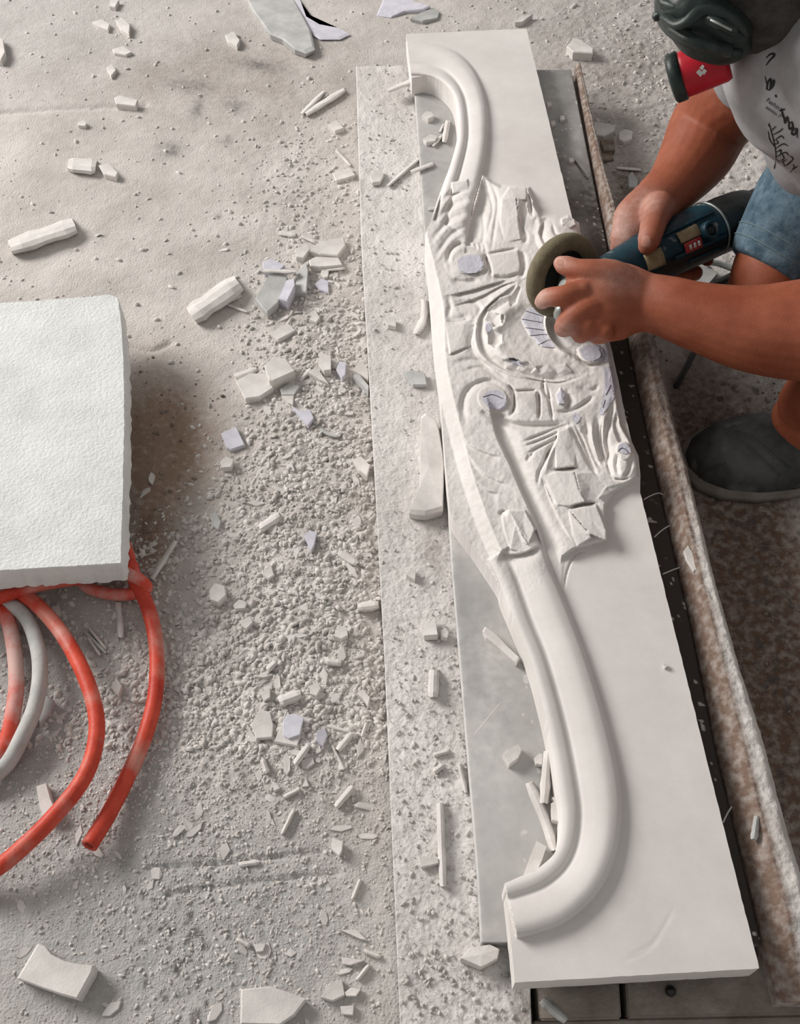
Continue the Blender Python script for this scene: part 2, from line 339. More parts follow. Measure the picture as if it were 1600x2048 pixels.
# right rim, standing a little higher than the marble
rl = [(1150, 128), (1186, 330), (1219, 500), (1266, 720), (1304, 900), (1349, 1100), (1384, 1250), (1434, 1500), (1494, 1750), (1530, 1900), (1560, 2010)]
rr = [(1160, 128), (1204, 330), (1240, 470), (1306, 700), (1342, 860), (1382, 1010), (1422, 1180), (1470, 1350), (1512, 1480), (1557, 1650), (1600, 1800), (1660, 2010)]
def rim_h(x, y, a, b):
    t = (a - side_interp_arr(rl, b)) / np.maximum(side_interp_arr(rr, b) - side_interp_arr(rl, b), 1)
    lift = .022 * np.clip((b - 100) / 500, .2, 1) * np.clip((1990 - b) / 140, .1, 1)
    prof = np.clip(t / .42, 0, 1) ** .8 * (1 - .35 * np.clip((t - .75) / .25, 0, 1) ** 2)
    return lift * prof + .0014 * fbm(x, y, 50, 3, 13) + .0013 * fbm(x, y, 170, 3, 18)
def side_interp_arr(pts, y): return np.interp(y, [p[1] for p in pts], [p[0] for p in pts])
strip('raised_rim', rl, rr, 130, 2005, 620, 34, .063, .004, rim_h, 'rim',
      [('dirt', lambda x, y, a, b: np.clip(1.0 * (1 - np.clip(((a - side_interp_arr(rl, b)) / (side_interp_arr(rr, b) - side_interp_arr(rl, b)) - .45) / .15, 0, 1)) + .8 * np.clip((1150 - b) / 200, 0, 1), 0, 1))], bench)
# end timbers showing below the slab
def slabpoly(name, poly, zt, zb, m, parent=None, bev=.0012, seg=2):
    t = [PZ(x, y, zt) for x, y in poly]; b = [np.array([p[0], p[1], zb]) for p in t]; n = len(t)
    F = [tuple(range(n)), tuple(range(2*n-1, n-1, -1))] + [(i, n+i, n+(i+1) % n, (i+1) % n) for i in range(n)]
    me = fixn(mesh(name, t + b, F)); bevel_me(me, bev, seg); return link(name, me, m, parent)
slabpoly('end_timber', [(1070, 1940), (1236, 1930), (1243, 2036), (1080, 2040)], .047, .004, 'timber', bench)
slabpoly('end_timber', [(1249, 1930), (1640, 1900), (1680, 2026), (1256, 2035)], .046, .004, 'timber', bench)
slabpoly('edge_timber', [(1066, 2041), (1700, 2029), (1720, 2130), (1066, 2130)], .040, .004, 'timber', bench)
V, F = tube_geo([PZ(1341, 1982, .046), PZ(1341, 1982, .049)], [.0042, .0036], 18); link('nail_head', fixn(mesh('nail_head', V, F)), 'steel', bench, True)

# grit resting on the plank
px = 700 + np.random.rand(26000) * 380; py = 140 + np.random.rand(26000) * 1900
edge = side_interp_arr([(830, 170), (850, 480), (888, 900), (905, 1150), (955, 1750), (962, 1885), (1030, 1960), (1066, 2048)], py)
ok = (px > side_interp_arr(lp_l, py) + 6) & (px < edge - 3)
dn = .12 + .5 * blob(px, py, 830, 1500, 70, 250) + .55 * blob(px, py, 780, 260, 60, 120) + .8 * np.exp(-((px - edge) / 14) ** 2) * (py > 1000) + .5 * blob(px, py, 900, 1950, 110, 120) + .4 * blob(px, py, 780, 500, 40, 200)
ok &= np.random.rand(26000) < dn * .40; p = PZ(px[ok], py[ok], np.full(ok.sum(), ZB + .0012)); s = .0005 + .0021 * np.random.rand(ok.sum()) ** 3
grit('bench_crumbs', p, s, 'gravel', 'fine white stone crumbs lying on the dusty bench plank', 'rubble')

# ================================================================= GREY MARBLE SLAB
ml = [(826, 150), (828, 170), (838, 300), (850, 480), (868, 700), (888, 900), (896, 1020), (905, 1150), (930, 1450), (955, 1750), (962, 1885)]
mr_ = [(1142, 140), (1180, 330), (1215, 500), (1262, 720), (1300, 900), (1345, 1100), (1380, 1250), (1430, 1500), (1490, 1750), (1522, 1885)]
def mshade(x, y, a, b): return np.clip((a - side_interp_arr([(1040, 100), (1150, 600), (1200, 900), (1400, 1700)], b)) / 30, 0, 1) * np.clip((b - 200) / 250, .35, 1.6) * (1.1 + .3 * fbm(x, y, 40, 3, 2))  # shade beside the carved slab, painted into the marble colour
def mdust(x, y, a, b):
    e = np.exp(-np.abs(a - side_interp_arr(ml, b)) / 5) + .9 * blob(a, b, 920, 1060, 60, 60) + .75 * blob(a, b, 1110, 190, 25, 55) + .8 * blob(a, b, 1150, 300, 18, 80) + .55 * blob(a, b, 1160, 470, 25, 40)
    e = e + .9 * blob(a, b, 970, 1500, 70, 220) + .5 * blob(a, b, 1000, 1300, 60, 60) + .45 * blob(a, b, 985, 1860, 40, 20) + .35 * blob(a, b, 870, 300, 40, 80)
    st = fbm(x, y, 70, 4, 19); e = e * (.8 + .5 * st) + .8 * ((fbm(x, y, 140, 2, 91) > .62) & (a > 1040))
    return np.clip(e, 0, 1)
o = strip('grey_marble_slab', ml, mr_, 140, 1885, 700, 150, ZM, ZB + .0005, lambda x, y, a, b: .00015 * fbm(x, y, 60, 3, 3), 'marble', [('dark', mshade), ('dust', mdust)])
props(o, 'polished grey marble slab lying on the bench under the carved white slab', 'slab')
# white veins crossing the marble strip
for k, pl in enumerate([[(1288, 999), (1300, 992), (1318, 986), (1328, 991)], [(1309, 1074), (1322, 1062), (1340, 1051), (1352, 1053)], [(1326, 1148), (1345, 1140), (1362, 1134)], [(1446, 1645), (1456, 1625), (1466, 1610)]]):
    q = crv(pl, 5); V, F = tube_geo(PZ(q[:, 0], q[:, 1], ZM + .0001), [(.0007, .0002)] * len(q), 6); link('marble_vein', fixn(mesh('marble_vein', V, F)), 'white', o, True)

# ================================================================= CARVED SLAB (height painted over the traced outline, then raised in space)
X0, Y0, X1, Y1 = 790, 40, 1560, 1990
gx, gy = np.meshgrid(np.arange(X0, X1, dtype=float), np.arange(Y0, Y1, dtype=float)); HM = np.zeros(gx.shape)
def win(pts, m):
    p = np.array(pts); a = max(int(p[:, 0].min() - m - X0), 0); b = min(int(p[:, 0].max() + m - X0) + 1, HM.shape[1]); c = max(int(p[:, 1].min() - m - Y0), 0); d = min(int(p[:, 1].max() + m - Y0) + 1, HM.shape[0]); return slice(c, d), slice(a, b)
def dpl(x, y, pts):
    best = np.full(x.shape, 1e9); sgn = np.zeros(x.shape); par = np.zeros(x.shape); n = len(pts) - 1
    for i in range(n):
        ax, ay = pts[i]; bx, by = pts[i+1]; ux, uy = bx - ax, by - ay; l2 = ux*ux + uy*uy + 1e-9
        t = np.clip(((x-ax)*ux + (y-ay)*uy) / l2, 0, 1); ex = x - ax - t*ux; ey = y - ay - t*uy; d = np.hypot(ex, ey); k = d < best
        best = np.where(k, d, best); sgn = np.where(k, np.sign(ux*ey - uy*ex), sgn); par = np.where(k, (i + t) / n, par)
    return best, sgn, par
def blur(A, n=1):
    for _ in range(n):
        B = np.pad(A, 1, mode='edge'); A = (B[:-2, 1:-1] + B[2:, 1:-1] + B[1:-1, :-2] + B[1:-1, 2:] + 2 * A) / 6
    return A
def taper(par): return np.clip(np.minimum(par, 1 - par) * 5, .15, 1)
def groove(pts, wd, dep, tp=True, n=5):
    q = crv(pts, n) if len(pts) > 2 else np.array(pts, float); s = win(q, wd * 3 + 3); d, _, pa = dpl(gx[s], gy[s], q); HM[s] -= 1.3 * dep * np.exp(-(d / wd) ** 2) * (taper(pa) if tp else 1)
def ridge(pts, wd, dep, tp=True): groove(pts, wd, -dep, tp)
def cliff(pts, wd, dep, side=1, sharp=1.5, tp=True):
    """the surface on one side of the line falls away and climbs back over wd pixels"""
    q = crv(pts, 6); s = win(q, wd * 3 + 3); d, sg, pa = dpl(gx[s], gy[s], q); sd = d * sg * side
    HM[s] -= np.where(sd > 0, 1.25 * dep * np.clip(sd / sharp, 0, 1) * np.exp(-(sd / wd) ** 2), 0) * (taper(pa) if tp else 1)
def facet(poly, hs, mode='set', soft=2, crest=None):
    """facetted lump: fan of planes from the centre"""
    p = np.array(poly, float); c = p.mean(0); hc = crest if crest is not None else np.mean(hs) + .001; s = win(p, 3); x, y = gx[s], gy[s]; R = np.full(x.shape, np.nan); n = len(p)
    for i in range(n):
        a, b = p[i], p[(i+1) % n]; den = (b[1]-c[1])*(a[0]-c[0]) + (c[0]-b[0])*(a[1]-c[1])
        if abs(den) < 1e-6: continue
        w1 = ((b[1]-c[1])*(x-c[0]) + (c[0]-b[0])*(y-c[1])) / den; w2 = ((c[1]-a[1])*(x-c[0]) + (a[0]-c[0])*(y-c[1])) / den; w0 = 1 - w1 - w2
        k = (w0 >= -1e-3) & (w1 >= -1e-3) & (w2 >= -1e-3); R[k] = (w0*hc + w1*hs[i] + w2*hs[(i+1) % n])[k]
    k = ~np.isnan(R); W = HM[s]; W[k] = R[k]; HM[s] = W
def dome(cx, cy, rx, ry, h, rot=0, pw=1.0):
    s = win([(cx - rx, cy - rx), (cx + rx, cy + rx), (cx, cy - ry), (cx, cy + ry)], 2); a = math.radians(rot); x = gx[s] - cx; y = gy[s] - cy
    u = (x*math.cos(a) + y*math.sin(a)) / rx; v = (-x*math.sin(a) + y*math.cos(a)) / ry; r = np.clip(1 - u*u - v*v, 0, 1); HM[s] += h * r ** pw
def disk(cx, cy, rx, ry, z, rot=0):
    s = win([(cx - rx, cy - rx), (cx + rx, cy + rx)], 2); a = math.radians(rot); x = gx[s] - cx; y = gy[s] - cy
    u = (x*math.cos(a) + y*math.sin(a)) / rx; v = (-x*math.sin(a) + y*math.cos(a)) / ry; W = HM[s]; k = u*u + v*v < 1; W[k] = z; HM[s] = W

orn = [(850, 440), (862, 425), (880, 385), (900, 372), (965, 345), (985, 362), (1003, 372), (1028, 371), (1060, 374), (1066, 402), (1083, 430), (1112, 431), (1145, 437), (1158, 450), (1168, 520), (1190, 600), (1220, 700),
       (1245, 850), (1262, 880), (1276, 912), (1279, 955), (1258, 968), (1230, 985), (1213, 1012), (1215, 1082), (1180, 1092), (1150, 1100), (1128, 1115), (1122, 1180), (1085, 1075), (1100, 1150), (1040, 1215), (970, 1170), (915, 1090), (880, 1020), (860, 900), (850, 780), (830, 600), (826, 480)]
dmin, _, _ = dpl(gx, gy, orn + [orn[0]]); ino = inpoly(gx, gy, orn)
HM += np.where(ino, .0085 * np.clip(dmin / 5, 0, 1), 0)
# swelling from the plain panel into the carved middle
HM += np.where(ino, .003 * blob(gx, gy, 1030, 600, 140, 220) + .002 * blob(gx, gy, 1120, 900, 110, 150), 0)
HM += np.where(ino, .0010 * fbm(gx, gy, 1 / 38., 3, 5) + .0004 * fbm(gx, gy, 1 / 9., 2, 9), 0)
# bevel strip down the left of the carved middle
bev = crv([(853, 470), (866, 520), (879, 575), (888, 625), (891, 715), (904, 785), (925, 870), (946, 950), (976, 1040), (1006, 1110), (1030, 1160)], 5)
d, sg, _ = dpl(gx, gy, bev); HM += np.where(ino & (sg > 0), -.0105 * np.clip(d / 26, 0, 1) - .001 * np.clip(d / 2, 0, 1), 0)
# mouldings
prof_t = [0, .05, .14, .25, .31, .36, .42, .6, .78, .92, .97, 1]
def mould(left, right, prof_h, sc_fun):
    L_ = crv(left, 8); R_ = crv(right, 8); poly = np.concatenate([L_, R_[::-1]]); s = win(poly, 2); x, y = gx[s], gy[s]; k = inpoly(x, y, poly)
    dl, _, pl = dpl(x, y, L_); dr, _, pr = dpl(x, y, R_); t = dl / (dl + dr + 1e-6); q_ = crv(list(zip(prof_t, prof_h)), 8); h = np.interp(t, q_[:, 0], q_[:, 1]) * sc_fun(pr); W = HM[s]; W[k] = h[k]; HM[s] = W
PH = [.0045, .0072, .0086, .0074, .0050, .0046, .0062, .0094, .0108, .0088, .0062, .0030]
mould([(815, 150), (850, 151), (880, 162), (903, 186), (912, 216), (915, 270), (902, 325), (885, 378), (868, 440)],
      [(812, 84), (860, 88), (905, 101), (938, 127), (960, 162), (973, 205), (976, 260), (972, 310), (962, 360), (948, 410), (936, 470)],
      [.002, .0055, .0070, .0058, .0032, .0030, .0052, .0078, .0088, .0068, .0045, .0020], lambda p: np.interp(p, [0, .2, .5, 1], [.45, .7, 1, 1.25]))
mould([(976, 1120), (999, 1170), (1025, 1250), (1052, 1314), (1071, 1377), (1092, 1462), (1108, 1550), (1119, 1633), (1107, 1696), (1069, 1735), (1006, 1760)],
      [(1072, 1060), (1100, 1130), (1130, 1200), (1165, 1290), (1195, 1380), (1223, 1480), (1241, 1570), (1243, 1640), (1229, 1720), (1195, 1788), (1140, 1840), (1085, 1864), (1034, 1876)], PH, lambda p: np.ones_like(p))
# upper leaf: deep channel right of the stem, ribs on the leaf
cliff([(964, 350), (955, 395), (944, 430), (936, 465), (932, 490)], 30, .010, -1)
for a in ([(942, 372), (905, 385), (882, 402)], [(940, 398), (905, 410), (872, 440)], [(936, 425), (900, 440), (864, 480)], [(934, 452), (902, 470), (872, 512)], [(930, 480), (905, 498), (892, 530)]): groove(a, 5, .0016); ridge([(x, y + 11) for x, y in a], 5, .0010)
facet([(903, 366), (935, 358), (938, 380), (905, 388)], [.011, .0125, .010, .008])
for a in ([(968, 350), (975, 380), (985, 420), (970, 480)], [(980, 362), (995, 400), (990, 450), (982, 505)], [(962, 420), (968, 460), (962, 500)], [(950, 485), (955, 500)], [(958, 483), (963, 502)], [(968, 486), (972, 506)]): groove(a, 3.2, .0014)
# curl one
dome(925, 520, 40, 42, .003); groove([(900, 540), (897, 510), (910, 492), (935, 490), (960, 500)], 4.5, .0030); disk(942, 527, 29, 21, .0128); groove([(968, 512), (974, 530), (968, 548)], 3.5, .004)
groove([(940, 485), (942, 470)], 5, .005)
# blocks
facet([(1003, 398), (1018, 374), (1052, 376), (1056, 400), (1010, 398)], [.012, .012, .011, .013, .0135])
facet([(1003, 398), (1032, 394), (1036, 430), (1042, 478), (1010, 485), (1000, 440)], [.014, .015, .0155, .0125, .011, .012], crest=.0142)
facet([(1034, 396), (1052, 402), (1056, 425), (1045, 470), (1036, 430)], [.0150, .009, .0075, .009, .0150], crest=.010)
facet([(1056, 378), (1066, 400), (1066, 432), (1058, 424), (1052, 400)], [.012, .012, .006, .006, .011], crest=.0095)
groove([(1057, 385), (1062, 410), (1063, 428)], 2.5, .004); groove([(1046, 430), (1044, 455), (1052, 475), (1046, 490)], 4, .0025); ridge([(1060, 440), (1075, 432), (1078, 455), (1065, 470)], 6, .002)
facet([(974, 512), (1036, 500), (1043, 545), (984, 550)], [.0115, .0128, .0125, .0110], crest=.0125); groove([(970, 506), (978, 530), (983, 554)], 3, .0040); groove([(1043, 500), (1048, 530), (1040, 560)], 5, .0030); groove([(975, 508), (1005, 502), (1038, 496)], 2.4, .0022); groove([(985, 554), (1010, 556), (1042, 548)], 4, .003)
# right curl beneath the disc
dome(1116, 474, 46, 42, .0085); cliff([(1088, 440), (1078, 465), (1088, 490), (1105, 502)], 12, .0045, -1); groove([(1104, 445), (1112, 468), (1134, 480), (1150, 478)], 3.2, .0028); facet([(1122, 437), (1136, 433), (1150, 438), (1152, 450), (1140, 456), (1124, 448)], [.016, .018, .0165, .0145, .016, .0175], crest=.0145)
# sweeping folds to the left of the medallion
cliff([(899, 590), (925, 584), (950, 578), (975, 570), (1035, 553)], 12, .0042, 1); cliff([(905, 612), (940, 600), (970, 588), (1005, 570), (1040, 560)], 13, .0036, 1); groove([(900, 560), (930, 565), (962, 560)], 6, .0022)
ridge([(975, 600), (1000, 585), (1035, 565)], 7, .002); groove([(896, 592), (900, 615), (892, 640)], 5, .0015)
# medallion
med = [(1042, 562), (1012, 582), (985, 602), (963, 626), (954, 655), (957, 690), (972, 715), (1005, 738), (1048, 752), (1100, 762), (1140, 760), (1175, 748)]
cliff(med, 15, .0044, -1, 2.0); ridge([(x - 3, y + 2) for x, y in med], 4, .0015)
mi = [(1060, 600), (1020, 615), (996, 640), (988, 668), (998, 700), (1030, 722), (1075, 735), (1120, 738)]; ridge(mi, 15, .0045)
dome(1062, 660, 46, 52, -.0022)
facet([(1017, 600), (1035, 570), (1042, 575), (1032, 606), (1022, 612)], [.0105, .013, .010, .0065, .008], crest=.0078); facet([(973, 618), (1000, 594), (1018, 590), (1018, 604), (992, 620), (975, 622)], [.011, .0125, .0125, .0095, .0085, .0095], crest=.010)
facet([(975, 622), (998, 628), (1003, 650), (985, 655), (968, 640)], [.0115, .012, .0105, .0085, .0105], crest=.0088); disk(977, 656, 9, 13, .0128, 20); facet([(976, 668), (986, 658), (1002, 668), (1003, 685), (990, 695), (978, 688)], [.010, .013, .0125, .009, .009, .0085], crest=.0070)
groove([(1001, 642), (1006, 632), (1004, 648)], 2.2, .003)
for c in ((1022, 728), (1050, 735), (1090, 742), (1125, 740)): facet([(c[0]-16, c[1]-8), (c[0]+6, c[1]-12), (c[0]+20, c[1]+2), (c[0]+10, c[1]+12), (c[0]-10, c[1]+8)], [.012, .0135, .0115, .0085, .0095], crest=.0125)
groove([(1045, 755), (1080, 762), (1120, 765), (1170, 752)], 2.2, .0035); groove([(1018, 717), (1041, 722)], 1.6, .003)
ring = [(1110, 612), (1092, 622), (1086, 645), (1092, 672), (1110, 694), (1135, 708), (1168, 716)]; ridge([(x + 5, y) for x, y in ring], 5, .0050); groove([(x + 18, y - 2) for x, y in ring], 7, .003); groove(ring, 2, .002)
facet([(1043, 640), (1052, 622), (1072, 607), (1090, 618), (1086, 645), (1094, 672), (1112, 696), (1085, 693), (1060, 670)], [.0112] * 9, crest=.0112)
disk(1180, 706, 26, 19, .0125); groove([(1152, 700), (1158, 718), (1175, 730), (1200, 726)], 3, .004)
# left lobes
for a in ([(890, 645), (915, 646), (945, 638)], [(897, 714), (920, 706), (945, 692)]): cliff(a, 13, .0034, -1); ridge([(x, y - 4) for x, y in a], 3, .001)
facet([(892, 652), (930, 646), (950, 650), (944, 690), (900, 708)], [.010, .0115, .009, .0105, .0115]); groove([(905, 610), (935, 602), (960, 618), (948, 650)], 5, .0018); cliff([(952, 655), (944, 690), (960, 715), (990, 745)], 9, .0028, 1); groove([(900, 730), (940, 720), (985, 735), (1015, 760)], 6, .0015); groove([(920, 745), (960, 735), (1000, 760), (1020, 775)], 4, .0012)
# curl two
dome(975, 800, 52, 50, .0035); groove([(930, 845), (926, 805), (942, 775), (975, 762), (1005, 772)], 6, .0036); disk(985, 797, 30, 25, .0135, 15); groove([(1014, 768), (1027, 785), (1028, 815), (1020, 832)], 2.8, .0055); groove([(960, 820), (985, 835), (1015, 832)], 4, .0025)
facet([(1030, 786), (1072, 783), (1076, 835), (1035, 828)], [.0128, .0128, .0112, .0108], crest=.0135); groove([(1028, 782), (1075, 780)], 2.4, .003); groove([(1077, 782), (1079, 810), (1078, 838)], 2.2, .0045); groove([(1097, 778), (1100, 810), (1106, 842)], 2.2, .0035); groove([(1088, 755), (1085, 780)], 1.8, .0025)
facet([(1112, 790), (1121, 776), (1131, 788), (1130, 808), (1118, 808)], [.012, .014, .013, .0125, .012], crest=.0142); cliff([(1133, 786), (1134, 806), (1128, 818)], 9, .004, -1)
groove([(1110, 824), (1140, 822), (1168, 808), (1190, 790)], 4, .003); groove([(1150, 770), (1180, 782), (1200, 770)], 5, .002); groove([(1085, 765), (1092, 790), (1105, 800)], 2.5, .0022)
# folds fanning from the knot at (1152, 838)
for a, wd, dp in (([(1140, 846), (1090, 852), (1030, 850), (990, 838)], 7, .0045), ([(1138, 848), (1100, 862), (1045, 884)], 2.6, .0032), ([(1138, 850), (1100, 872), (1048, 893)], 2.4, .0028), ([(1136, 852), (1105, 880), (1052, 908)], 2.6, .0030),
                  ([(1132, 854), (1112, 880), (1098, 905), (1088, 925)], 3.0, .0040), ([(1105, 880), (1090, 920), (1078, 945), (1075, 970)], 3, .0026), ([(1060, 905), (1055, 920), (1070, 900)], 3, .002), ([(1142, 850), (1160, 890), (1180, 930), (1194, 950)], 3.2, .0034),
                  ([(1150, 850), (1172, 900), (1192, 948)], 2.6, .0028), ([(1164, 850), (1172, 890), (1198, 945)], 6, .0036), ([(1172, 838), (1176, 880), (1188, 915), (1204, 940)], 4, .0030), ([(1196, 830), (1195, 870), (1200, 905), (1210, 938)], 6, .0040), ([(1225, 800), (1222, 840), (1212, 880), (1222, 935)], 5, .0034)):
    groove(a, wd, dp)
for a in ([(1160, 850), (1178, 900), (1196, 942)], [(1184, 845), (1186, 880), (1200, 925)], [(1210, 820), (1205, 870), (1214, 920)], [(1128, 856), (1104, 900), (1090, 945)]): ridge(a, 4, .0024)
cliff([(1232, 820), (1226, 850), (1235, 880), (1250, 900)], 12, .0045, -1); cliff([(1204, 838), (1199, 870), (1204, 910), (1212, 930)], 9, .0035, -1)
dome(1248, 925, 34, 46, .0060); disk(1248, 902, 15, 18, .0165, -20); groove([(1236, 905), (1232, 930), (1238, 950)], 4, .0035); groove([(1262, 915), (1258, 940), (1248, 955)], 4, .003); cliff([(1215, 900), (1212, 930), (1222, 955)], 8, .0030, -1); groove([(1228, 957), (1242, 959), (1262, 955)], 2, .003)
# facetted leaf blocks lower right
facet([(1116, 862), (1138, 854), (1150, 900), (1150, 934), (1112, 938), (1110, 900)], [.013, .0125, .010, .013, .0135, .0125], crest=.0128); groove([(1106, 940), (1130, 938), (1155, 935)], 2.4, .0055)
facet([(1085, 955), (1110, 944), (1148, 944), (1160, 985), (1172, 1003), (1140, 1012), (1110, 1010)], [.010, .0130, .0140, .0150, .0150, .0120, .0105], crest=.0128); facet([(1150, 944), (1185, 945), (1212, 972), (1196, 995), (1174, 1003), (1160, 985)], [.0140, .011, .009, .0085, .0110, .0148], crest=.0095)
facet([(1140, 1020), (1168, 1012), (1192, 1008), (1214, 1062), (1213, 1082), (1180, 1068)], [.0125, .0130, .0125, .0150, .0135, .0150], crest=.0140); facet([(1138, 1022), (1180, 1068), (1183, 1076), (1156, 1092), (1146, 1070)], [.0120, .0150, .0130, .0095, .0105], crest=.0122); groove([(1138, 1016), (1165, 1010), (1195, 1007)], 3, .0060)
facet([(1196, 995), (1215, 975), (1255, 965), (1228, 984), (1212, 1006)], [.010, .0090, .0070, .004, .005], crest=.0075)
cliff([(1083, 950), (1095, 985), (1115, 1030), (1140, 1075)], 14, .0030, 1); groove([(1085, 955), (1098, 985), (1110, 1010)], 3, .003)
# long edge of the lower left leaf
cliff([(985, 840), (992, 870), (1008, 905), (1022, 935), (1034, 965), (1052, 1005), (1072, 1050), (1098, 1120), (1120, 1175)], 26, .0105, -1, 2.0, False)
ridge([(1020, 890), (1035, 930), (1062, 990), (1090, 1050)], 0.1, 0)
groove([(1000, 860), (1015, 885), (1028, 915)], 7, .003)
for a in ([(915, 845), (935, 885), (975, 905), (1005, 912)], [(935, 905), (960, 940), (990, 958), (1020, 968)], [(950, 960), (975, 980), (1000, 985)]): cliff(a, 16, .0022, 1, 4)
# leaf tip
facet([(1003, 1025), (1018, 1021), (1030, 1045), (1020, 1098), (1008, 1060)], [.0110, .0145, .0125, .0095, .010], crest=.0105); facet([(1018, 1021), (1050, 1020), (1070, 1058), (1058, 1088), (1032, 1050)], [.0145, .0140, .0140, .0115, .0145], crest=.0122); facet([(1020, 1098), (1030, 1046), (1056, 1088), (1066, 1092), (1045, 1104)], [.0100, .0135, .0135, .0110, .0095], crest=.0095)
dome(1006, 1026, 10, 7, -.004); cliff([(1000, 1102), (1018, 1108), (1048, 1104), (1082, 1090)], 16, .0060, 1, 3)
# nothing is cut below the plain panel except the bevel
_d, _sg, _ = dpl(gx, gy, bev); HM = np.where(ino & (_sg > 0), HM, np.maximum(HM, np.where(ino, .0006, 0)))
# scribed lines on the plain panel
groove([(1178, 1100), (1150, 1112), (1134, 1145), (1128, 1185)], 1.6, .0016); groove([(1250, 1915), (1300, 1890), (1330, 1850), (1350, 1810)], 5, .00016); groove([(1240, 1925), (1290, 1905), (1325, 1870)], 4, .00012)
HM = blur(HM, 1) + np.where(ino, .00022 * fbm(gx, gy, 1 / 4.5, 2, 3), 0)
def Hs(px, py):
    x = np.clip(np.asarray(px, float) - X0, 0, HM.shape[1] - 1.01); y = np.clip(np.asarray(py, float) - Y0, 0, HM.shape[0] - 1.01)
    i = x.astype(int); j = y.astype(int); fx = x - i; fy = y - j
    return (HM[j, i]*(1-fx) + HM[j, i+1]*fx)*(1-fy) + (HM[j+1, i]*(1-fx) + HM[j+1, i+1]*fx)*fy
redge = [(1053, 57), (1088, 200), (1138, 410), (1145, 436), (1158, 446), (1166, 500), (1184, 560), (1204, 625), (1222, 690), (1240, 775), (1252, 835), (1264, 882), (1277, 912), (1280, 950), (1281, 985), (1350, 1262), (1434, 1602), (1518, 1937)]
ledge = [(1030, 1965), (1010, 1766)] + [tuple(p) for p in crv([(1072, 1741), (1112, 1701), (1124, 1635), (1113, 1550), (1098, 1460), (1078, 1375), (1060, 1312), (1034, 1248), (1008, 1190), (985, 1150), (945, 1092), (905, 1035), (896, 980), (889, 900), (880, 780), (868, 690), (858, 560), (850, 478), (862, 440), (880, 385), (902, 325), (915, 270), (912, 216), (903, 186), (880, 162), (850, 151)], 6)] + [(823, 156), (812, 68)]
outl = [(a + random.uniform(-.7, .7), b) for a, b in redge] + ledge
oc = []
for i in range(len(outl)):
    a = np.array(outl[i]); b = np.array(outl[(i+1) % len(outl)]); n = max(1, int(np.linalg.norm(b - a) / 14))
    for k in range(n): oc.append(a + (b - a) * k / n + (np.random.rand(2) - .5) * (1.1 if n > 1 else 0))
outl = np.array(oc)
rows = np.concatenate([np.arange(54, 340, 2.2), np.arange(340, 1130, 1.5), np.arange(1130, 1972, 2.2)]); cols = np.arange(806, 1524, 1.6)
PX, PY = np.meshgrid(cols, rows); ins = inpoly(PX, PY, outl)
# snap the fringe of outside samples onto the outline so that the cut edge is clean
fr = np.zeros_like(ins); 
for dy in (-1, 0, 1):
    for dx_ in (-1, 0, 1): fr |= np.roll(np.roll(ins, dy, 0), dx_, 1)
fr &= ~ins; fx_, fy_ = PX[fr], PY[fr]; best = np.full(fx_.shape, 1e9); qx = fx_.copy(); qy = fy_.copy(); ol = np.vstack([outl, outl[:1]])
for i in range(len(ol) - 1):
    ax, ay = ol[i]; bx, by = ol[i+1]; ux, uy = bx-ax, by-ay; t = np.clip(((fx_-ax)*ux + (fy_-ay)*uy) / (ux*ux + uy*uy + 1e-9), 0, 1); cx_ = ax+t*ux; cy_ = ay+t*uy; d = np.hypot(fx_-cx_, fy_-cy_); k = d < best
    best[k] = d[k]; qx[k] = cx_[k]; qy[k] = cy_[k]
PX[fr] = qx; PY[fr] = qy; use = ins | fr
Pw = PZ(PX, PY, ZS + Hs(PX, PY)); I = np.arange(PX.size).reshape(PX.shape)
qm = use[:-1, :-1] & use[:-1, 1:] & use[1:, 1:] & use[1:, :-1] & (ins[:-1, :-1] | ins[:-1, 1:] | ins[1:, 1:] | ins[1:, :-1])
Q = np.stack([I[:-1, :-1], I[1:, :-1], I[1:, 1:], I[:-1, 1:]], -1)[qm]
used = np.unique(Q); mp = -np.ones(PX.size, int); mp[used] = np.arange(len(used)); Q = mp[Q]; V = Pw.reshape(-1, 3)[used]
E_ = np.concatenate([Q[:, [0, 1]], Q[:, [1, 2]], Q[:, [2, 3]], Q[:, [3, 0]]]); key = np.sort(E_, 1); ks = key[:, 0].astype(np.int64) * len(V) + key[:, 1]
u, inv, cnt = np.unique(ks, return_inverse=True, return_counts=True); be = E_[cnt[inv] == 1]
bv = np.unique(be); bm_ = {int(v): len(V) + i for i, v in enumerate(bv)}; low = V[bv].copy(); low[:, 2] = ZBOT + .0003
Wq = np.array([(b, a, bm_[int(a)], bm_[int(b)]) for a, b in be]); V2 = np.concatenate([V, low])
# drop zero-area slivers made by snapping
me = npmesh('carved_slab', V2, np.concatenate([Q, Wq])); me.validate()
slab = link('carved_slab', me, 'slab', smooth=True); props(slab, 'long white marble slab carved with a curving moulding and leaf scrolls on the bench', 'slab')
bm = bmesh.new(); bm.from_mesh(me); bmesh.ops.recalc_face_normals(bm, faces=bm.faces)
if sum(f.normal.z for f in bm.faces[:2000] ) < 0: bmesh.ops.reverse_faces(bm, faces=bm.faces)
for e in bm.edges:
    if len(e.link_faces) == 2 and e.calc_face_angle(0) > 1.0: e.smooth = False
bm.to_mesh(me); bm.free()

